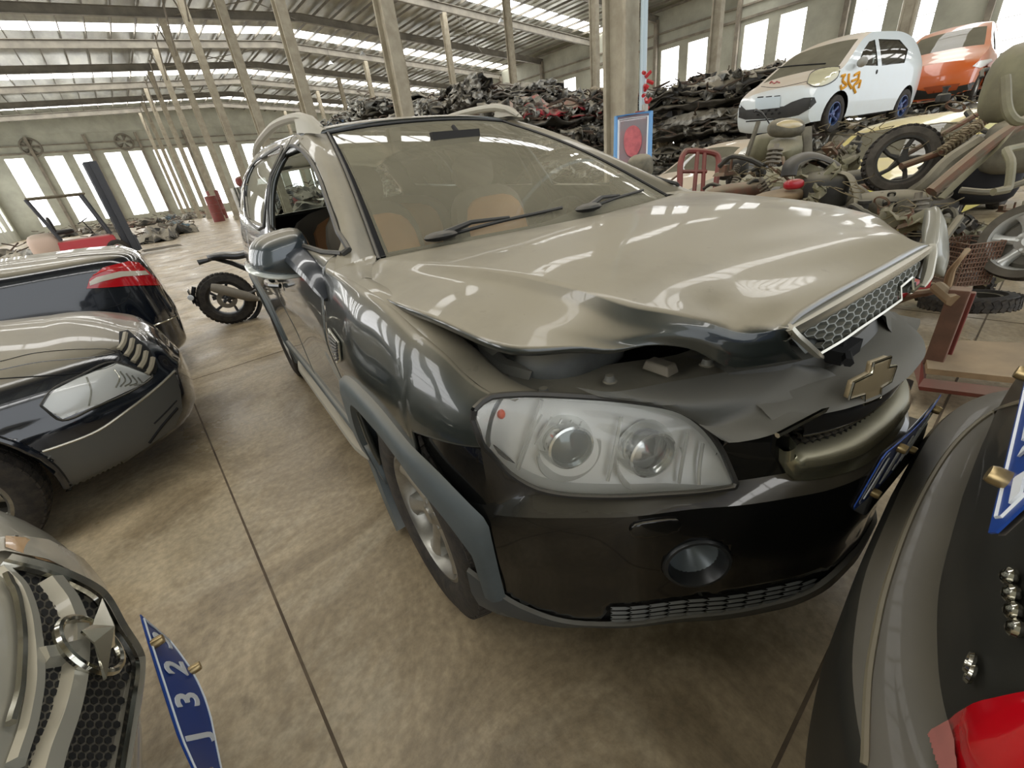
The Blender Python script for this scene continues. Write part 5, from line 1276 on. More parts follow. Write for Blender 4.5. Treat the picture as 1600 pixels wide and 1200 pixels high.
for k, (cn, cc) in enumerate(cols):
    rnd = random.Random(40+k); e = bpy.data.objects.new('crushed_car', None); C.objects.link(e); mm = scrapmat('scrap_'+cn, cc)
    m = MB()
    L_, W_ = 3.7, 1.65
    crumple(m, L_, W_, 0, 0, .66, k*3.3+1, .22, (rnd.uniform(-.12, .12), rnd.uniform(-.08, .08)), 30, 18, .16)
    crumple(m, L_*.95, W_*.96, 0, 0, .30, k*2.1+5, .15, nu=26, nv=16)
    m.build('roof_skin', mm, e, smooth=True, sharp=22, solid=.02)
    for nm, cnt, s0, s1, mk in (('torn_panels', 12, .35, .9, (k*3+5) % 8), ('metal_shards', 70, .12, .42, (4, 6, 7, 4)[k % 4])):
        m = MB()
        for q in range(cnt):
            edge = rnd.random() < .75; ax_ = rnd.random() < .6
            px_ = rnd.uniform(-1.8, 1.8); py_ = rnd.uniform(-.8, .8)
            if edge:
                if ax_: py_ = rnd.choice((-.78, .78))+rnd.uniform(-.08, .06)
                else: px_ = rnd.choice((-1.8, 1.8))+rnd.uniform(-.1, .1)
            M_ = Matrix.Translation((px_, py_, rnd.uniform(.12, .62))) @ Matrix.Rotation(rnd.uniform(0, PI), 4, 'Z') @ Matrix.Rotation(rnd.uniform(.4, 1.7), 4, 'X') @ Matrix.Rotation(rnd.uniform(-.6, .6), 4, 'Y')
            mb = MB(); crumple(mb, rnd.uniform(s0, s1)*1.3, rnd.uniform(s0, s1)*.6, 0, 0, 0, q*1.9+k, .10+.1*s1, nu=7 if s1 > .5 else 5, nv=6 if s1 > .5 else 4); m.add([tuple(M_ @ Vector(v)) for v in mb.v], mb.f)
        m.v = [(x, y, min(.78, max(.02, z))) for x, y, z in m.v]
        o = m.build(nm, [scrapmat('scrap_'+cols[mk][0], cols[mk][1])], e, sharp=18, solid=.01); o['kind'] = 'stuff'
    m = MB()
    for q in range(26):
        p = Vector((rnd.uniform(-1.8, 1.8), rnd.choice((-.8, .8, rnd.uniform(-.8, .8))), rnd.uniform(.1, .66))); P_ = [p]
        for _ in range(4): p = p+Vector((rnd.uniform(-.4, .4), rnd.uniform(-.3, .3), rnd.uniform(-.12, .12))); P_.append(p)
        m.tube(crom([tuple(v) for v in P_], 10), rnd.uniform(.01, .028), 5)
    o = m.build('bent_frame', M_scr, e); o['kind'] = 'stuff'
    m = MB(); crumple(m, L_*.96, W_*.94, 0, 0, .46, 7+k, .16, nu=26, nv=14); crumple(m, L_*.92, W_*.92, 0, 0, .14, 9+k, .12, nu=26, nv=14); m.build('crushed_core', M_scd, e, solid=.05, off=-1, sharp=18)
    protos.append(e)
spots = []; rnd = random.Random(11)
def hstack(x, y, n, rz, z0=0.):
    for k in range(n): spots.append((x+rnd.uniform(-.16, .16), y+rnd.uniform(-.12, .12), z0+k*.74, rz+rnd.uniform(-.08, .08), rnd.uniform(-.03, .03), rnd.uniform(-.03, .03)))
for y, n in ((10.2, 4), (12.3, 5), (14.4, 5), (16.5, 5), (18.6, 6), (20.7, 6), (22.8, 6), (24.9, 6)): hstack(10.7, y, n, 0)
for y, n in ((13.2, 5), (16.8, 5), (20.4, 6), (24.0, 6)): hstack(14.9, y, n, 0)
for x, y, n in ((14.2, 7.0, 4), (16.3, 8.2, 4), (18.6, 7.2, 4), (20.9, 9.4, 5), (22.8, 4.6, 4), (20.6, 14.0, 5), (27, 10.5, 4), (20.5, 2.0, 3), (28.5, 4.5, 4)): hstack(x, y, n, 1.5)
spots += [(12.0, 3.15, 0., .1, 0, 0), (12.0, 3.15, .57, .05, 0, 0), (17.0, 2.35, 0., 0, 0, 0), (17.0, 2.35, .72, .05, 0, 0)]
order = [0, 6, 1, 4, 0, 6, 1, 7, 6, 1, 5, 0, 2, 6, 0, 4, 1, 7, 0, 3, 6, 0, 4, 1, 6, 0]
names = {0: 'charcoal crushed car body flattened in the scrap heap', 1: 'black crushed car body flattened in the scrap heap', 2: 'blue crushed car body flattened in the scrap heap', 3: 'red crushed car body flattened in the scrap heap', 4: 'silver crushed car body flattened in the scrap heap', 5: 'beige crushed car body flattened in the scrap heap', 6: 'grey crushed car body flattened in the scrap heap', 7: 'white crushed car body flattened in the scrap heap'}
force = {}
for i, (x, y, z, rz, rx, ry) in enumerate(spots):
    k = order[i % len(order)]
    if x < 12.6 and y > 19 and z > 2.3: k = [2, 0, 6][i % 3]
    if x < 12.6 and 9 < y < 15 and 1.9 < z < 2.5: k = 3
    if x < 12.6 and y < 13 and z > 2.6: k = [5, 6, 4][i % 3]
    c = copy_tree(protos[k]); c.matrix_world = Matrix.Translation((x, y, z)) @ Matrix.Rotation(rz, 4, 'Z') @ Matrix.Rotation(rx, 4, 'X') @ Matrix.Rotation(ry, 4, 'Y')
    lay = ('bottom', 'second', 'third', 'fourth', 'fifth', 'sixth')[int(round(z/.74))]
    reg = 'under the small white hatchback' if 11.9 < x < 12.1 and y < 4 else 'under the small orange hatchback' if 16.9 < x < 17.1 and y < 4 else 'in the row facing the aisle' if x < 12.8 else ('in the second row' if x < 17.5 and y > 12 else 'by the window wall')
    lb = '%s crushed car body, %s layer, %s of the scrap heap' % (cols[k][0], lay, reg)
    tag(c, lb, 'crushed car', cols[k][0]+' crushed cars '+reg)
def kill(e):
    for ch in list(e.children): bpy.data.objects.remove(ch)
    bpy.data.objects.remove(e)
for e in protos: kill(e)

# ================================================================== THINGS ALONG THE AISLE
def W(px, py, d): return Vector(at_depth(px, py, d))
def T_(name, loc, label, cat, group=None): return empty(name, Matrix.Translation(loc), label, cat, group)
M_grime = mat('grimy_grey', srgb(122, 116, 98), .7, c2=srgb(84, 79, 66), nscale=9, dust=.6, dcol=srgb(160, 150, 126))
M_grimed = mat('grimy_dark', srgb(62, 60, 54), .7, c2=srgb(40, 38, 35), nscale=9, dust=.6, dcol=srgb(138, 130, 108))
M_rust = mat('rusty_tube', srgb(120, 78, 58), .75, c2=srgb(92, 84, 66), nscale=12, dust=.6, dcol=srgb(160, 146, 120))
M_olive = mat('olive_paint', srgb(138, 134, 104), .6, c2=srgb(110, 104, 82), nscale=6, dust=.5, dcol=DUST)
M_redp = mat('red_plastic', srgb(178, 26, 40), .35, coat=.4, dust=.35, dcol=DUST)
M_redm = mat('red_metal', srgb(132, 48, 44), .55, c2=srgb(112, 62, 52), nscale=7, dust=.5, dcol=DUST)
M_brown = mat('brown_metal', srgb(128, 92, 74), .7, c2=srgb(100, 74, 60), nscale=9, dust=.4, dcol=DUST)
M_wood = mat('dusty_board', srgb(168, 142, 108), .8, c2=srgb(132, 108, 80), nscale=5, dust=.4, dcol=DUST)
M_spring = mat('spring_steel', srgb(158, 146, 118), .5, metal=.4, c2=srgb(120, 100, 74), nscale=14)
M_whitem = mat('white_metal', srgb(200, 200, 194), .5, c2=srgb(170, 168, 158), nscale=5)
def one(name, mb, m, label, cat, group=None, **k): return tag(mb.build(name, m, **k), label, cat, group)
def spin(mb, c, ax, R_, r_, n=40, nr=10, arc=None, squash=1.):
    "torus round axis ax"
    Z = Vector(ax).normalized(); X_ = Z.orthogonal().normalized(); Y_ = Z.cross(X_); c = Vector(c); a0, a1 = arc or (0, 2*PI)
    P = [c+R_*(math.cos(a)*X_+math.sin(a)*Y_) for a in np.linspace(a0, a1, n)]; return mb.tube(P, r_, nr, caps=arc is not None)
def axM(c, ax, up=(0, 0, 1)):
    Z = Vector(ax).normalized(); X_ = Vector(up).cross(Z); X_ = X_.normalized() if X_.length > 1e-3 else Z.orthogonal(); Y_ = Z.cross(X_); M_ = Matrix((X_, Y_, Z)).transposed().to_4x4(); M_.translation = Vector(c); return M_
def moto_wheel(parent, c, ax, rad, tw=.05, spokes=5, m_rim=None, m_tyre=None, name='wheel', disc=True):
    e = bpy.data.objects.new(name, None); C.objects.link(e); e.parent = parent; e.matrix_world = axM(c, ax); 
    if parent: e.matrix_local = parent.matrix_world.inverted() @ axM(c, ax)
    m = MB(); m.lathe([(rad-tw*1.6, -tw*.6), (rad-tw*1.2, -tw*.9), (rad-tw*.4, -tw*.8), (rad, -tw*.25), (rad, tw*.25), (rad-tw*.4, tw*.8), (rad-tw*1.2, tw*.9), (rad-tw*1.6, tw*.6)], n=44); m.k = 1
    for k in range(36):
        a = 2*PI*k/36
        for s_ in (-1, 1): m.box((( rad-.004)*math.cos(a), (rad-.004)*math.sin(a), s_*tw*.4), (.014, .03, tw*.5), M=Matrix.Rotation(a, 4, 'Z') @ Matrix.Rotation(s_*.5, 4, 'X'))
    m.build('tyre', [m_tyre or M_rub, M_tread], e)
    m = MB(); ri = rad-tw*1.5; m.lathe([(ri+.004, -tw*.65), (ri-.016, -tw*.6), (ri-.022, 0), (ri-.016, tw*.6), (ri+.004, tw*.65)], n=40)
    for k in range(spokes):
        a = 2*PI*k/spokes; m.tube([(.03*math.cos(a), .03*math.sin(a), .0), (ri*.55*math.cos(a+.12), ri*.55*math.sin(a+.12), .0), ((ri-.01)*math.cos(a), (ri-.01)*math.sin(a), 0)], [.022, .014, .016], 6)
    m.lathe([(0, -.05), (.03, -.05), (.034, 0), (.03, .05), (0, .05)], n=16); rm = m.build('rim', m_rim or M_grimed, e)
    if disc: m = MB(); m.lathe([(ri*.28, tw*.75), (ri*.55, tw*.75), (ri*.55, tw*.68), (ri*.28, tw*.68)], n=28); m.build('brake_disc', M_steel, rm)
    return e

# --- black motorcycle behind the SUV, rear wheel showing
bk0 = Vector((.64, 6.32, 0)); t = empty('motorcycle', Matrix.Translation(bk0) @ Matrix.Rotation(R(-8), 4, 'Z'), 'black naked motorcycle, its rear wheel and silencer showing behind the SUV', 'motorcycle')
mw = lambda p: t.matrix_world @ Vector(p)
M_bikeb = mat('bike_black', srgb(34, 35, 37), .35, coat=.4, dust=.2, dcol=DUST); M_bikeg = mat('bike_grey', srgb(70, 72, 74), .35, metal=.5)
moto_wheel(t, mw((0, 0, .31)), t.matrix_world.to_3x3() @ Vector((0, -1, 0)), .31, .075, 5, M_bikeg); moto_wheel(t, mw((1.38, 0, .31)), t.matrix_world.to_3x3() @ Vector((0, -1, 0)), .31, .06, 5, M_bikeg)
m = MB(); m.patch([[(-.02, -.05, .83), (-.02, 0, .84), (-.02, .05, .83)], [(.12, -.11, .83), (.12, 0, .85), (.12, .11, .83)], [(.30, -.13, .80), (.30, 0, .82), (.30, .13, .80)], [(.62, -.10, .83), (.62, 0, .85), (.62, .10, .83)]], 14, 8); m.build('seat', M_bikeb, t, solid=.06, off=-1)
m = MB(); m.tube([(-.02, 0, .79), (.05, 0, .78), (.20, 0, .70), (.40, 0, .55)], [.02, .035, .05, .06], 8, flat=(1, .6)); m.tube([(-.13, 0, .775), (.0, .0, .785)], [.03, .02], 8, flat=(.4, 1)); m.build('tail_frame', M_bikeb, t)
m = MB(); spin(m, (0, 0, .31), (0, 1, 0), .355, .03, arc=(R(30), R(150)), n=18, nr=6); m.tube([(-.27, 0, .52), (-.32, 0, .42), (-.31, 0, .30)], .025, 6); m.build('mudguard', M_bikeb, t)
m = MB(); m.box((-.34, 0, .42), (.012, .16, .16)); p_ = m.build('plate_holder', M_bikeb, t, bevel=.004)
m = MB(); m.lathe([(0, .012), (.03, .008), (.034, 0)], M=axM((-.34, -.09, .42), (-.3, -1, 0)), n=16); m.build('reflector', M_white, p_)
m = MB(); m.tube([(-.10, -.16, .50), (-.04, -.17, .47), (.22, -.17, .31), (.32, -.16, .25)], [.045, .058, .058, .03], 12); ex = m.build('silencer', M_steel, t)
m = MB(); m.tube(crom([(.32, -.16, .25), (.5, -.13, .20), (.8, -.08, .22), (1.0, -.04, .35)], 12), .022, 8); m.build('exhaust_pipe', M_alloy, t)
m = MB(); m.tube([(0, -.10, .31), (.3, -.10, .34), (.55, -.08, .40)], [.03, .035, .04], 8, flat=(1, .5)); m.tube([(0, .10, .31), (.3, .10, .34), (.55, .08, .40)], [.03, .035, .04], 8, flat=(1, .5)); m.box((.1, .11, .33), (.5, .03, .05)); m.build('swing_arm', M_bikeb, t)
m = MB(); m.ell((.72, 0, .42), (.42, .30, .34), n=16, p=.6); m.ell((.80, 0, .62), (.3, .2, .26), n=14, p=.7)
for k in range(5): m.box((.84, 0, .56+.03*k), (.24, .26, .010))
m.build('engine', M_bikeg, t)
m = MB(); m.ell((.85, 0, .90), (.52, .30, .26), n=18, p=.8); m.build('fuel_tank', M_bikeb, t)
for s_ in (-1, 1):
    m = MB(); m.tube([(1.38, s_*.09, .31), (1.12, s_*.09, .98)], [.026, .03], 8); m.tube([(1.10, s_*.05, 1.02), (1.05, s_*.34, 1.04)], .012, 6); m.build('fork_leg', M_bikeg, t)
m = MB(); m.ell((1.22, 0, .92), (.12, .18, .18), n=14); m.build('headlamp', M_bikeb, t)

# --- forklift far down the hall
fk = Frame(-1.35, 21.4, R(4)); t = empty('forklift', fk.M, 'red and dark forklift with raised mast, far down the hall', 'forklift')
M_fred = mat('forklift_red', srgb(186, 58, 66), .5, dust=.5, dcol=DUST); M_fdk = mat('forklift_dark', srgb(58, 60, 66), .5, dust=.3, dcol=DUST)
m = MB(); m.box((.2, 0, .58), (1.7, 1.05, .5), taper=.94); m.build('body', M_fred, t, bevel=.05)
m = MB(); m.ell((-.75, 0, .72), (.85, 1.1, .85), n=18, p=.6); m.build('counterweight', mat('counterweight', srgb(196, 172, 156), .6, dust=.5, dcol=DUST), t)
m = MB(); m.box((.1, 0, 2.16), (1.45, 1.05, .06)); m.build('overhead_guard', M_grime, t, bevel=.02)
for x0, x1, y in ((-.62, -.35, .48), (-.62, -.35, -.48), (.72, .95, .46), (.72, .95, -.46)): m = MB(); m.tube([(x0, y, 2.14), (x1, y, .85)], .05, 8); m.build('guard_post', M_fdk, t)
m = MB(); m.ell((-.15, 0, 1.1), (.5, .5, .16), n=12, p=.6); m.ell((-.38, 0, 1.35), (.12, .46, .5), n=12, p=.6); m.build('seat', M_blk, t)
m = MB(); spin(m, (.42, 0, 1.35), (-.5, 0, 1), .17, .015, n=20, nr=6); m.tube([(.55, 0, .9), (.42, 0, 1.34)], .02, 6); m.build('steering_wheel', M_blk, t)
for y in (.36, -.36, .24, -.24): m = MB(); m.box((1.42-.15*(abs(y) < .3), y, 1.62), (.20, .11, 2.9)); m.build('mast_rail', M_fdk, t)
m = MB(); 
for z in (.3, 1.3, 2.95): m.box((1.36, 0, z), (.08, .76, .10))
m.tube([(1.3, 0, .3), (1.3, 0, 2.6)], .05, 8); m.build('mast_crossbar', M_fdk, t)
m = MB(); m.box((1.55, 0, .45), (.06, .95, .5)); m.build('carriage', M_fdk, t)
for y in (.28, -.28): m = MB(); m.box((2.2, y, .10), (1.25, .12, .045), taper=.9); m.build('fork', M_steel, t)
for x, r_ in ((.95, .32), (-.75, .26)):
    for sg in (1, -1): wheel(t, (x, -sg*.46, r_), sg, rad=r_, wid=.2, rim=r_*.55, spokes=6, alloy=M_whitem)
# --- low heaps along the far left, single dismantled bodies
rnd = random.Random(77)
pr = []
for k, (cn, cc) in enumerate((('charcoal', (60, 60, 58)), ('silver', (160, 158, 150)), ('blue', (120, 150, 168)), ('orange', (206, 150, 84)), ('rust red', (140, 56, 54)))):
    e = bpy.data.objects.new('scrap_bundle', None); C.objects.link(e); mm = scrapmat('scrapb_'+cn.replace(' ', '_'), cc)
    m = MB(); crumple(m, 2.6, 1.5, 0, 0, .55, 60+k, .3, nu=22, nv=14, curl=.35); crumple(m, 2.3, 1.4, 0, 0, .2, 70+k, .2, nu=18, nv=10); m.v = [(x, y, max(.01, z)) for x, y, z in m.v]; m.build('sheet_metal', mm, e, sharp=20, solid=.015)
    m = MB()
    for q in range(22):
        p = Vector((rnd.uniform(-1.2, 1.2), rnd.uniform(-.7, .7), rnd.uniform(.1, .8))); m.tube([p, p+Vector((rnd.uniform(-.5, .5), rnd.uniform(-.4, .4), rnd.uniform(-.1, .25)))], rnd.uniform(.01, .03), 5)
    m.v = [(x, y, max(.01, z)) for x, y, z in m.v]; o = m.build('bent_rods', M_scr, e); o['kind'] = 'stuff'
    pr.append((e, cn))
def bundle(k, x, y, z=0, rz=0, sc_=1., lab=''):
    c = copy_tree(pr[k][0]); c.matrix_world = Matrix.Translation((x, y, z)) @ Matrix.Rotation(rz, 4, 'Z') @ Matrix.Scale(sc_, 4)
    tag(c, '%s bundle of scrap metal %s' % (pr[k][1], lab), 'scrap metal', 'scrap bundles '+lab)
for i, (x, y, k) in enumerate(((-5.2, 30, 3), (-4.0, 28.5, 0), (-6.2, 33, 0), (-3.2, 25.6, 1), (-5.0, 26, 2))): bundle(k, x, y, 0, i*.9, 1., 'left of the forklift')
for i, (x, y, k) in enumerate(((1.9, 33, 0), (2.3, 37, 2), (1.2, 29, 0), (2.9, 42, 1), (-.9, 38, 0))): bundle(k, x, y, 0, i*.7, 1.05, 'right of the forklift')
for i in range(8): bundle((0, 1, 0, 4, 0, 2, 1, 4)[i], -5+1.9*i-(.0), 66+(2.2 if i % 2 else 0), 0, .2*(i % 3), 1.2, 'at the far end wall')
for i, (x, y, z) in enumerate(((10.5, 33.5, 0), (10.6, 36.2, 0), (10.6, 35.2, .85), (14.5, 33, 0), (10.9, 39, 0), (10.8, 38, .9))): bundle(0, x, y, z, i, 1.35, 'behind the corrugated container')
# corrugated container, red tanks and drum between the columns
m = MB(); x0, x1, y0 = 8.0, 11.4, 44.0
P_ = [(x0+(x1-x0)*k/60, y0+(.05 if (k//2) % 2 else -.05)) for k in range(61)]
m.grid([[(x, y, .0) for x, y in P_], [(x, y, 2.35) for x, y in P_]]); m.box(((x0+x1)/2, y0+1.2, 1.15), (x1-x0, 2.3, 2.3)); one('container', m, M_whitem, 'white corrugated metal container between the columns at the far end', 'container', smooth=False)
for x, y, r_, h_, lb in ((6.2, 44, .42, 1.9, 'tall red tank beside the far columns, left of the container'), (7.35, 50, .5, 2.4, 'dark red tank standing behind the tall red tank'), (10.0, 34.5, .32, 1.1, 'small red drum in front of the white container')):
    m = MB(); m.lathe([(0, 0), (r_, 0), (r_, h_*.33), (r_+.015, h_*.34), (r_, h_*.35), (r_, h_*.66), (r_+.015, h_*.67), (r_, h_*.68), (r_, h_), (r_*.5, h_+.05), (0, h_+.06)], n=24); o = one('tank', m, M_redm, lb, 'tank'); o.location = (x, y, 0)
m = MB(); m.ell((0, 0, 0), (1.7, .9, .9), n=18, p=.7); o = one('tank', m, M_redm, 'red tank lying on top of the white container', 'tank'); o.location = (9.4, 45, 2.72)
m = MB(); m.lathe([(0, 0), (.40, 0), (.44, .2), (.42, .75), (.46, .8), (.40, .82), (.38, .3), (0, .25)], n=20); o = one('drum', m, mat('rust_drum', srgb(112, 90, 70), .8, c2=srgb(80, 62, 48), nscale=5), 'rusty brown drum by the rear corner of the SUV', 'drum'); p = WORLD.at(390, 352, 'z', 0); o.location = (2.75, 13.2, 0)
for k, (x, lbl) in enumerate(((-4.7, 'left round exhaust fan high on the far end wall'), (4.6, 'right round exhaust fan high on the far end wall'))):
    t = empty('exhaust_fan', Matrix.Translation((x, YF-.22, 10.1)), lbl, 'fan'); m = MB(); spin(m, (0, 0, 0), (0, 1, 0), .95, .10, n=30, nr=8); m.build('ring', M_steeld, t)
    for q in range(5): a = 2*PI*q/5; mb = MB(); mb.add([(.1*math.cos(a), 0, .1*math.sin(a)), (.85*math.cos(a-.3), -.05, .85*math.sin(a-.3)), (.85*math.cos(a+.3), .10, .85*math.sin(a+.3))], [(0, 1, 2)]); mb.build('blade', M_steeld, t, solid=.02)
# pendant lamps under the purlins
lp = None
for i, (px, py, d) in enumerate(((793, 12, 24), (780, 110, 34), (557, 74, 38), (512, 78, 40), (830, 30, 18), (1210, 20, 30))):
    p = W(px, py, d); 
    if lp is None:
        lp = empty('pendant_lamp', Matrix.Translation(p), 'white conical pendant lamp hanging under the roof', 'lamp', 'pendant lamps'); m = MB(); m.lathe([(.03, .30), (.06, .26), (.28, 0), (.26, 0), (.05, .24)], n=20); m.build('shade', M_white, lp); m = MB(); m.tube([(0, 0, .28), (0, 0, 1.85)], .012, 5); m.build('cord', M_blk, lp); c = lp
    else: c = copy_tree(lp)
    p.x = XL+.6+1.45*round((p.x-XL-.6)/1.45); zt = roof_z(p.x)+.1; c.matrix_world = Matrix.Translation((p.x, p.y, zt-1.6)); tag(c, 'white conical pendant lamp hanging under the roof', 'lamp', 'pendant lamps')

# --- column dressing: downpipe, red fire box and the blue-framed panel
cx, cy = 7.2, 5.25
m = MB(); m.tube([(cx+.02, cy-.42, 1.6), (cx+.02, cy-.42, 11.6)], .055, 12); one('downpipe', m, mat('pale_pipe', srgb(178, 196, 204), .35, coat=.3), 'pale vertical drain pipe running up the nearest concrete column', 'pipe')
m = MB(); a = WORLD.at(1024, 250, 'y', cy-.55); m.box((cx-.16, cy-.50, 1.42), (.14, .10, .98)); one('post_guard', m, M_redm, 'red painted post guard at the foot of the drain pipe', 'post guard', bevel=.01)
m = MB(); m.tube([(cx-.02, cy-.50, .0), (cx-.02, cy-.50, 2.0)], .05, 10); o = one('white_post', m, M_whitem, 'short white post between the red guard and the column', 'post')
m = MB()
for k in range(9): p = Vector((cx-.05+.05*math.sin(k*2.1), cy-.52+.04*math.cos(k*1.7), 1.95+.06*k)); m.tube([p, p+Vector((.10*math.cos(k), -.04, .07*math.sin(k*2)))], .028, 6)
o = one('valve', m, M_redp, 'red pipe valve on the drain pipe above the post guard', 'valve')
t_ = [WORLD.at(a, b_, 'y', 4.55) for a, b_ in ((962, 184), (1018, 177), (1015, 262), (961, 262))]
Pt = [Vector(W(a, b_, d)) for a, b_, d in ((963, 184, 6.15), (1017, 176, 6.0), (1014, 262, 6.0), (962, 262, 6.15))]
t = empty('framed_panel', Matrix.Translation(Pt[3]), 'blue-framed upright glass panel with a blurred pink disc, beside the column', 'panel'); Pl = [p-Pt[3] for p in Pt]
gq = lambda u, v: Pl[0]*(1-u)*(1-v)+Pl[1]*u*(1-v)+Pl[2]*u*v+Pl[3]*(1-u)*v
m = MB(); m.grid([[gq(u, v) for u in np.linspace(0, 1, 9)] for v in np.linspace(0, 1, 9)]); m.build('pane', mat('grey_pane', srgb(122, 118, 122), .25, coat=.6, c2=srgb(140, 110, 112), nscale=3), t, solid=.02)
nn = (Pl[1]-Pl[0]).cross(Pl[3]-Pl[0]).normalized(); nn = nn if nn.dot(Vector((-1, -1, 0))) > 0 else -nn
m = MB(); m.sheet(smooth_poly([(.3, .30), (.52, .22), (.72, .34), (.76, .58), (.6, .80), (.36, .78), (.24, .55)], 3), lambda u, v: gq(u, v)+nn*.035, .08); m.build('print', mat('pink_print', srgb(190, 92, 96), .4, c2=srgb(150, 70, 76), nscale=8), t)
m = MB(); m.tube([q+nn*.01 for q in (Pl[3], Pl[0], Pl[1], Pl[2])], .035, 4); m.build('frame', mat('blue_frame', srgb(96, 150, 200), .4), t)
for u in (.1, .9): m = MB(); b_ = gq(u, 1); m.tube([b_, (b_.x, b_.y, -Pt[3].z)], .03, 6); m.build('leg', M_redm, t)
m = MB(); m.tube([gq(.07, 1)+nn*.02, gq(.07, .07)+nn*.02, gq(.93, .07)+nn*.02, gq(.93, 1)+nn*.02], .014, 4); m.build('inner_frame', M_white, t)

# --- red hand cart
def P3(px, py, d): return Vector(W(px, py, d))
o0 = P3(1085, 300, 4.3); t = empty('hand_cart', Matrix.Translation((o0.x, o0.y, 0)), 'rusty red tubular hand cart frame standing upright beyond the bonnet', 'hand cart'); q = lambda px, py, d=4.3: P3(px, py, d)-Vector((o0.x, o0.y, 0))
m = MB(); m.tube(crom([q(1058, 330), q(1062, 290), q(1066, 245), q(1072, 236), q(1110, 238), q(1121, 243), q(1119, 285), q(1112, 330)], 40), .028, 8); m.build('frame', M_redm, t)
for a, b_, c_, d_ in ((1090, 238, 1082, 330), (1101, 240, 1096, 330), (1064, 268, 1104, 268)): m = MB(); m.tube([q(a, b_), q(c_, d_)], .02, 6); m.build('bar', M_redm, t)
# --- concrete-dusty bench of motorcycle wrecks: each its own thing
def mx(p): return tuple(p)
# wheel with fork and springs
t0 = P3(1408, 250, 3.1); t = empty('motorcycle_fork', Matrix.Translation(t0), 'dirty motorcycle front wheel with rusty fork tubes and coil springs sticking up', 'motorcycle part')
q = lambda px, py, d=3.1: P3(px, py, d)-t0
ax = (-Vector(ray(1408, 250))).normalized()+Vector((.25, -.15, .1))
moto_wheel(t, t0, ax, .225, .045, 5, M_grimed, mat('old_tyre', srgb(92, 86, 76), .9, c2=srgb(66, 61, 54), nscale=14), disc=False)
m = MB(); m.tube([q(1408, 260, 3.0), q(1470, 238, 2.95), q(1500, 225, 2.9)], [.024, .022, .02], 10); m.tube([q(1400, 250, 3.2), q(1480, 205, 3.15), q(1560, 160, 3.1)], .02, 8); m.build('fork_tube', M_rust, t)
for (a, b_, c_, d_, dd) in ((1470, 238, 1530, 196, 2.9), (1482, 222, 1548, 182, 3.1)):
    A, B_ = q(a, b_, dd), q(c_, d_, dd); Z = (B_-A); X_ = Z.orthogonal().normalized(); Y_ = Z.normalized().cross(X_); n = 90
    m = MB(); m.tube([A+Z*(k/n)+.030*(math.cos(k*.75)*X_+math.sin(k*.75)*Y_) for k in range(n)], .0075, 5); m.build('coil_spring', M_spring, t); m = MB(); m.tube([A, B_], .014, 8); m.build('damper', M_rust, t)
def pipe(name, pts, r_, m_, label, cat, n=16, flat=None, g=None, nr=8):
    Q = [P3(*p) for p in pts]; c = Q[0].copy(); m = MB(); m.tube(crom([tuple(v-c) for v in Q], n) if len(Q) > 2 else [v-c for v in Q], r_, nr, flat=flat); o = m.build(name, m_); o.location = c; return tag(o, label, cat, g)
pipe('frame_tube', [(1455, 300, 2.5), (1500, 262, 2.45), (1560, 215, 2.4), (1600, 190, 2.4)], .034, M_rust, 'thick rusty frame tube running diagonally under the fork', 'tube')
pipe('mudguard', [(1470, 310, 2.6), (1520, 262, 2.5), (1560, 225, 2.4), (1575, 205, 2.4)], .035, M_olive, 'long curved olive mudguard blade below the rusty frame tube', 'mudguard', flat=(1, .25))
pipe('frame_tube', [(1425, 302, 2.9), (1450, 285, 2.8), (1480, 255, 2.75), (1530, 222, 2.7)], .045, M_grime, 'grey swing arm crossing under the dirty front wheel', 'swing arm')
pipe('crash_bar', [(1570, 120, 2.2), (1578, 180, 2.2), (1592, 190, 2.2), (1612, 186, 2.2)], .022, M_olive, 'bent olive crash bar hanging at the right edge', 'crash bar')
pipe('crash_bar', [(1552, 300, 2.1), (1575, 296, 2.1), (1580, 255, 2.1), (1572, 235, 2.15), (1600, 228, 2.2)], .018, M_olive, 'hooked olive footrest bar above the alloy wheel', 'crash bar')
pipe('exhaust_pipe', [(1500, 297, 2.3), (1545, 300, 2.25), (1600, 285, 2.2)], .016, M_grime, 'thin pale exhaust pipe lying level under the mudguard', 'exhaust pipe')
pipe('handlebar', [(1510, 175, 3.4), (1530, 200, 3.3), (1552, 208, 3.2), (1590, 190, 3.0)], .018, M_grimed, 'dark handlebar behind the coil springs', 'handlebar')
pipe('frame_tube', [(1500, 340, 2.4), (1470, 382, 2.35), (1462, 400, 2.3)], .02, M_grime, 'short grey strut leaning beside the leg shield', 'tube')
def lump(name, px, py, d, dims, m_, label, cat, rz=0, ry=0, p=.75, n=18, g=None):
    c = P3(px, py, d); m = MB(); M_ = Matrix.Rotation(rz, 4, 'Z') @ Matrix.Rotation(ry, 4, 'Y'); m.ell((0, 0, 0), dims, M=M_, n=n, p=p); o = m.build(name, m_); o.location = c; return tag(o, label, cat, g)
lump('fuel_tank', 1385, 322, 2.9, (.46, .22, .20), M_grime, 'dusty grey motorcycle fuel tank lying just past the bonnet', 'fuel tank', 1.9)
lump('seat', 1530, 120+110, 3.6, (.5, .25, .2), M_grimed, 'dark torn motorcycle saddle under the yellow car roof', 'saddle', .5)
lump('fuel_tank', 1585, 130, 2.6, (.34, .26, .42), M_olive, 'olive upright fuel tank at the right edge above the crash bar', 'fuel tank', .4)
lump('engine_block', 1590, 228, 2.6, (.34, .30, .30), M_grime, 'grimy engine block behind the hooked footrest bar', 'engine', .3, p=.5)
lump('engine_block', 1535, 275, 2.9, (.44, .34, .34), mat('pit_black', srgb(24, 24, 28), .7), 'black engine case in the hollow below the mudguard', 'engine', .3, p=.5)
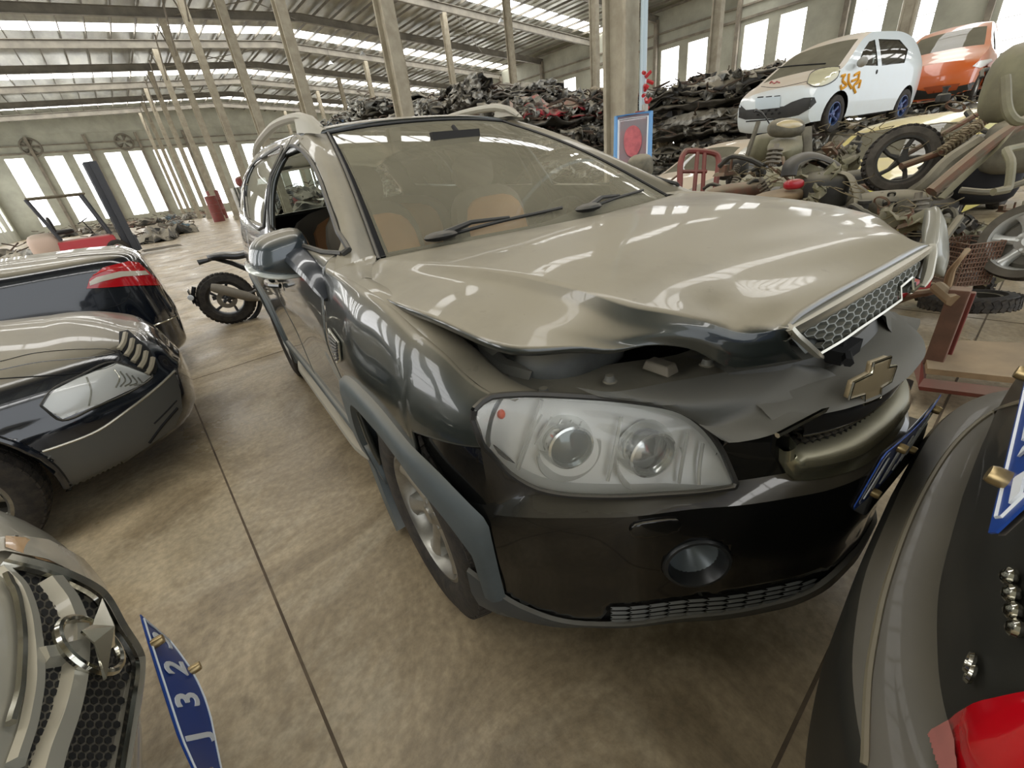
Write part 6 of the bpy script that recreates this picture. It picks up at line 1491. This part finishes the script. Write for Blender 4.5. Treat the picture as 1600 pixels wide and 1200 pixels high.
lump('helmet', 1192, 232, 3.9, (.25, .25, .24), M_olive, 'round olive headlamp shell beside the scooter fairing', 'lamp shell', 0)
lump('seat', 1150, 300, 3.6, (.55, .22, .14), M_rust, 'brown dusty saddle behind the bonnet edge', 'saddle', 2.6)
lump('seat', 1232, 305, 3.2, (.62, .24, .10), M_wood, 'long tan saddle cover lying along the bonnet edge', 'saddle', 2.75)
lump('air_box', 1145, 262, 4.4, (.34, .3, .22), M_grimed, 'dark plastic box left of the scooter fairing', 'plastic box', .4, p=.5)
lump('cushion', 1000, 262, 5.2, (.42, .3, .30), M_grime, 'pale dusty cushion under the blue-framed panel', 'cushion', .4)
lump('mirror_shell', 962, 282, 1.9, (.14, .1, .10), M_grime, 'grey green door mirror shell at the far edge of the windscreen', 'mirror') if False else None
# scooter with headlamp, fairing and dark arched shells
t0 = P3(1225, 240, 3.7); t = empty('scooter', Matrix.Translation((t0.x, t0.y, 0)), 'wrecked grey scooter front with an oval headlamp and mirror stalk', 'scooter'); q = lambda px, py, d=3.7: P3(px, py, d)-Vector((t0.x, t0.y, 0))
c = q(1228, 200, 3.6); MM = axM(c, -Vector(FW), up=tuple(-Vector(DN)))
m = MB(); m.ell(c, (.30, .14, .12), M=MM, n=20, p=.7); hd = m.build('headlamp_shell', M_grime, t)
m = MB(); m.lathe([(0, .07), (.06, .066), (.1, .05), (.115, .03)], M=MM @ Matrix.Diagonal((1.1, .42, 1, 1)), n=28); m.build('headlamp_lens', mat('old_lens', srgb(200, 182, 140), .2, coat=1.), hd)
m = MB(); m.tube([q(1205, 198), q(1198, 186), q(1190, 176), q(1180, 172)], [.010, .009, .016, .022], 8, flat=(1, .6)); m.build('mirror_stalk', M_blk, t)
m = MB(); m.patch([[q(1203, 222), q(1222, 216), q(1252, 214)], [q(1200, 236, 3.6), q(1222, 240, 3.5), q(1252, 232, 3.6)], [q(1218, 246, 3.65), q(1228, 250, 3.6), q(1248, 246, 3.65)]], 10, 10); m.build('fairing', M_olive, t, solid=.012)
m = MB(); m.tube([q(1259, 200), q(1262, 250)], [.05, .04], 8, flat=(1, .5)); m.build('leg_shield', M_grime, t); m = MB(); m.tube([q(1185, 190), q(1165, 250, 3.8)], .02, 6); m.build('fork_tube', M_grime, t)
def arcshell(pts, w_, name, m_, label, cat):
    Q = [P3(*p) for p in pts]; c = Q[0].copy(); m = MB(); m.tube(crom([tuple(v-c) for v in Q], 26), w_, 8, flat=(1, .28)); o = m.build(name, m_); o.location = c; return tag(o, label, cat)
arcshell([(1232, 275, 3.1), (1236, 256, 3.1), (1262, 243, 3.1), (1305, 256, 3.1), (1332, 290, 3.1), (1348, 328, 3.0)], .05, 'mudguard', M_blk, 'black arched wheel mudguard beyond the middle of the bonnet', 'mudguard')
arcshell([(1300, 268, 3.0), (1322, 272, 2.95), (1338, 300, 2.9), (1342, 330, 2.85)], .045, 'body_panel', M_grime, 'pale grey torn panel edge inside the black mudguard arch', 'panel')
arcshell([(1235, 268, 3.2), (1262, 250, 3.2), (1296, 262, 3.2)], .05, 'body_panel', M_grimed, 'dark grey curved panel under the top of the mudguard arch', 'panel')
lump('tail_lamp', 1240, 288, 3.05, (.13, .08, .07), M_redp, 'broken red tail lamp inside the black mudguard arch', 'tail lamp', 2.2)
lump('engine_block', 1280, 300, 3.2, (.5, .3, .3), M_grimed, 'dirty engine under the black mudguard arch', 'engine', .5, p=.5)
# scooter leg shield right of the bonnet
t0 = P3(1460, 390, 1.9)
m = MB(); Q = [[P3(1445, 328, 2.2), P3(1462, 322, 2.15), P3(1478, 345, 2.1)], [P3(1440, 360, 2.1), P3(1462, 350, 2.05), P3(1483, 380, 2.05)], [P3(1440, 390, 2.0), P3(1458, 400, 1.95), P3(1482, 410, 2.0)], [P3(1438, 400, 2.05), P3(1460, 425, 2.0), P3(1475, 432, 2.0)]]
m.patch([[tuple(v-t0) for v in r_] for r_ in Q], 14, 10); o = m.build('leg_shield', mat('shield_grey', srgb(138, 138, 126), .3, coat=.5, dust=.4, dcol=DUST), solid=.03); o.location = t0; tag(o, 'grey glossy scooter leg shield standing just right of the bonnet grille', 'leg shield')
# alloy wheel leaning at the right edge
t0 = P3(1612, 378, 2.3); t = empty('wheel', Matrix.Translation(t0), 'silver alloy car wheel cut by the right edge, leaning on the wire basket', 'wheel')
w1 = wheel(t, (0, 0, 0), 1, rad=.20, wid=.13, rim=.165, spokes=6, tyre=mat('dusty_tyre', srgb(112, 106, 94), .85, c2=srgb(84, 78, 68), nscale=8), alloy=mat('bright_alloy', srgb(206, 206, 200), .3, metal=.4)); w1.matrix_local = axM((0, 0, 0), -Vector(ray(1594, 378)).normalized()+Vector((-.05, .3, .15)))
m = MB(); m.lathe([(.20, .0), (.235, .02), (.235, .03)], n=8); 
# wire basket
t0 = P3(1505, 408, 2.5); ux_, uz_ = Vector(RT), Vector((0, 0, 1)); uy_ = uz_.cross(ux_).normalized(); ux_ = uy_.cross(uz_)
m = MB(); bw, bh, bd_ = .095, .12, .10
for k in range(10):
    z = -bh+2*bh*k/9; m.tube([ux_*a+uy_*b_+uz_*z for a, b_ in ((-bw, -bd_), (bw, -bd_), (bw, bd_), (-bw, bd_), (-bw, -bd_))], .004, 4)
for k in range(12):
    a = -bw+2*bw*k/11
    for b_ in (-bd_, bd_): m.tube([ux_*a+uy_*b_-uz_*bh, ux_*a+uy_*b_+uz_*bh], .0035, 4)
    m.tube([ux_*a-uy_*bd_-uz_*bh, ux_*a+uy_*bd_-uz_*bh], .0035, 4)
o = m.build('basket', M_brown); o.location = t0; tag(o, 'rusty wire bicycle basket left of the silver alloy wheel', 'basket')
t = empty('tyre_wheel', Matrix.Translation(P3(1512, 470, 2.6)), 'small black wheel lying on the floor under the wire basket', 'wheel'); moto_wheel(t, P3(1512, 470, 2.6), (.1, .1, 1), .22, .05, 5, M_grimed, disc=False)
# red trolley
t0 = Vector((3.0, .12, 0)); t = empty('trolley', Matrix.Translation(t0), 'low red trolley with a worn board and one brown post, right of the SUV nose', 'trolley')
q = lambda px, py, ax_, v: Vector(WORLD.at(px, py, ax_, v))-t0
b0 = [q(1443, 552, 'z', .20), q(1462, 538, 'z', .20), q(1700, 548, 'z', .20), q(1700, 612, 'z', .20), q(1446, 584, 'z', .20)]
m = MB(); m.add([tuple(v) for v in b0], [(0, 1, 2, 3, 4)]); m.build('board', M_wood, t, solid=.03, smooth=False, off=-1)
m = MB(); m.tube([b0[0]+Vector((0, 0, -.06)), b0[4]+Vector((0, 0, -.06)), b0[3]+Vector((0, 0, -.06))], .035, 4); m.tube([b0[0]+Vector((0, 0, -.06)), b0[1]+Vector((0, 0, -.06)), b0[2]+Vector((0, 0, -.06))], .03, 4); m.build('frame', M_redm, t, smooth=False)
for px, wdt, mm_ in ((1458, .075, M_brown), (1474, .035, M_redm)):
    p0 = q(px, 568, 'z', .20) if px < 1470 else q(px+4, 560, 'z', .20); p1 = Vector((p0.x, p0.y, .60 if px < 1470 else .56)); m = MB(); m.box((p0+p1)/2, (wdt, wdt, (p1-p0).length)); m.build('post', mm_, t, smooth=False, bevel=.005)
for v_ in (b0[4]+Vector((.08, .06, 0)), b0[1]+Vector((.1, -.05, 0)), b0[3]+Vector((-.1, .06, 0))):
    m = MB(); m.lathe([(0, -.02), (.05, -.02), (.055, 0), (.05, .02), (0, .02)], M=axM((v_.x, v_.y, .06), (0, 1, 0)), n=16); m.build('caster', M_rub, t)
pipe('bent_stick', [(1478, 455, 2.2), (1486, 425, 2.15), (1500, 405, 2.1), (1512, 390, 2.1)], [.014+.004*math.sin(k*.4) for k in range(16)], M_wood, 'bent tan stick standing up behind the red trolley post', 'stick')
pipe('pipe_stub', [(1464, 448, 2.15), (1490, 470, 2.05)], .03, M_wood, 'short tan pipe stub lying across the trolley post', 'pipe')
c = P3(1428, 450, 2.3); m = MB(); Q = [[P3(1386, 452, 2.3), P3(1420, 430, 2.3), P3(1442, 424, 2.35)], [P3(1392, 466, 2.25), P3(1424, 448, 2.25), P3(1450, 432, 2.3)], [P3(1390, 474, 2.3), P3(1424, 460, 2.3), P3(1446, 448, 2.35)]]
m.patch([[tuple(v-c) for v in r_] for r_ in Q], 8, 12); o = m.build('plastic_panel', M_redp, solid=.02); o.location = c; tag(o, 'broken red plastic fairing piece behind the bonnet grille tip', 'plastic panel')
pipe('handlebar', [(1400, 470, 2.3), (1440, 458, 2.2), (1470, 452, 2.2), (1490, 455, 2.2)], .02, M_rust, 'rusty handlebar under the red plastic fairing piece', 'handlebar')
# ground-level fill of the wreck bench: engines, frames and tubes under the visible wrecks
kinds = []
rnd = random.Random(3)
def wreck(k):
    e = bpy.data.objects.new('motorcycle_wreck', None); C.objects.link(e); mm = (M_grimed, M_grime, M_olive)[k % 3]
    m = MB(); m.ell((0, 0, .42), (.42, .3, .34), n=14, p=.5); m.build('engine', M_grimed, e)
    m = MB(); m.tube(crom([(-.55, 0, .35), (-.1, .08, .72), (.4, .05, .85), (.62, 0, .3)], 14), .025, 6); m.tube(crom([(-.5, .1, .5), (0, .15, .2), (.5, .1, .25)], 10), .02, 6); m.tube(crom([(.45, -.3, 1.0), (.5, 0, .9), (.42, .32, 1.02)], 8), .012, 6); m.build('frame', M_rust, e)
    m = MB(); m.ell((.2, 0, .86), (.42, .24, .2), n=14); m.build('fuel_tank', mm, e)
    m = MB(); m.ell((-.35, 0, .82), (.5, .2, .10), n=14, p=.7); m.build('saddle', M_blk, e)
    m = MB(); crumple(m, .7, .35, -.2, .18, .6, k*5.1, .2, nu=9, nv=7); m.build('side_cover', mm, e, solid=.01)
    for x in (-.6, .72): moto_wheel(e, Vector((x, 0, .26)), (0, 1, .05), .26, .05, 5, M_grimed, disc=False)
    return e
wp = [wreck(k) for k in range(3)]
labs = ['standing behind the black mudguard arch', 'leaning under the diagonal fork tubes', 'lying below the small white hatchback', 'pushed against the yellow car', 'between the hand cart and the scooter', 'at the right edge behind the alloy wheel']
for i, (x, y, rz, rx, z) in enumerate(((4.2, 1.35, .6, .25, 0), (4.75, .85, 1.2, -.3, 0), (5.6, 2.2, .3, .3, 0), (5.6, 1.1, 1.9, .2, 0), (4.8, 2.6, 1.0, -.2, 0), (5.3, -.2, .4, .2, 0))):
    c = copy_tree(wp[i % 3]); c.matrix_world = Matrix.Translation((x, y, z)) @ Matrix.Rotation(rz, 4, 'Z') @ Matrix.Rotation(rx, 4, 'X'); tag(c, 'stripped dusty motorcycle wreck '+labs[i], 'motorcycle')
def killtree(e):
    for ch in list(e.children): killtree(ch)
    bpy.data.objects.remove(e)
for e in wp+[a for a, _ in pr]: killtree(e)
# small grimy loose parts scattered over the wrecks
rnd = random.Random(21); pp = []
def part_proto(k):
    m = MB()
    if k == 0:
        for z in (0, .03, .06, .09): m.lathe([(0, z), (.055, z), (.055, z+.012), (0, z+.012)], n=18)
        m.lathe([(.02, -.02), (.02, .14)], n=10)
    elif k == 1: m.tube(crom([(0, 0, 0), (.10, .04, .05), (.22, .0, .09), (.30, -.08, .04)], 12), [.018+.004*(i % 2) for i in range(12)], 8)
    elif k == 2: m.box((0, 0, 0), (.20, .12, .03), taper=.8); m.box((.05, .02, .04), (.06, .06, .07)); m.tube([(-.08, 0, .02), (-.08, 0, .12)], .012, 6)
    elif k == 3: crumple(m, .32, .22, 0, 0, 0, 4.4, .09, nu=10, nv=8)
    elif k == 4: m.ell((0, 0, 0), (.16, .12, .12), n=12, p=.6); m.lathe([(.03, .05), (.03, .12), (.045, .12), (.045, .14), (0, .14)], n=12)
    else: m.tube([(.07*math.cos(t), .07*math.sin(t), .002*t) for t in np.linspace(0, 11, 60)], .006, 5)
    return m.build(('gear', 'hose', 'bracket', 'torn_sheet', 'pump', 'cable_coil')[k], [M_steel, M_grimed, M_rust, M_olive, M_grimed, M_rust][k], solid=.006 if k == 3 else 0)
pp = [part_proto(k) for k in range(6)]
kn = ('finned grey metal gear', 'bent dark rubber hose', 'flat rusty metal bracket', 'torn olive metal sheet', 'rounded dark metal pump', 'rust brown coil of cable')
zones = ((1130, 1230, 268, 300, 3.5, 4.2, 'behind the far edge of the bonnet'), (1165, 1300, 250, 300, 3.0, 3.8, 'around the wrecked scooter front'), (1290, 1365, 225, 330, 3.5, 4.1, 'left of the dirty motorcycle front wheel'), (1340, 1470, 310, 350, 2.5, 2.9, 'just past the bonnet grille corner'), (1470, 1600, 250, 345, 2.8, 3.4, 'below the diagonal fork tubes'), (1470, 1600, 100, 180, 2.9, 3.6, 'at the top of the coil springs'), (1480, 1560, 350, 450, 2.7, 3.0, 'around the wire basket'))
for zi, (xa, xb, ya, yb, da, db, zl) in enumerate(zones):
    for i in range(12):
        k = (i*5+zi) % 6; c = pp[k].copy(); C.objects.link(c); p = P3(rnd.uniform(xa, xb), rnd.uniform(ya, yb), rnd.uniform(da, db)); s_ = rnd.uniform(.45, 1.0)
        c.matrix_world = Matrix.Translation(p) @ Matrix.Rotation(rnd.uniform(0, 6), 4, 'Z') @ Matrix.Rotation(rnd.uniform(-1, 1), 4, 'X') @ Matrix.Scale(s_, 4)
        tag(c, kn[k]+' '+zl, kn[k].split()[-1] if k < 5 else 'cable', kn[k]+'s '+zl)
for o in pp: bpy.data.objects.remove(o)
# dry wires and stalks tangled over the wrecks
m = MB(); rnd = random.Random(9)
for k in range(80):
    p = P3(*rnd.choice(((1345, 195, 3.6), (1430, 345, 2.6), (1290, 300, 3.0), (1190, 270, 3.7), (1500, 210, 2.9), (1545, 170, 2.9)))); p += Vector((rnd.gauss(0, .14), rnd.gauss(0, .14), rnd.gauss(0, .05))); P_ = [p]
    for _ in range(4): p = p+Vector((rnd.uniform(-.1, .1), rnd.uniform(-.1, .1), rnd.uniform(-.05, .05))); P_.append(p)
    m.tube(crom([tuple(v) for v in P_], 8), .003, 4, caps=False)
tag(m.build('tangled_wires', mat('tan_wire', srgb(122, 110, 82), .8)), 'tangle of tan wires and dry stalks over the motorcycle wrecks', 'wires', kind='stuff')
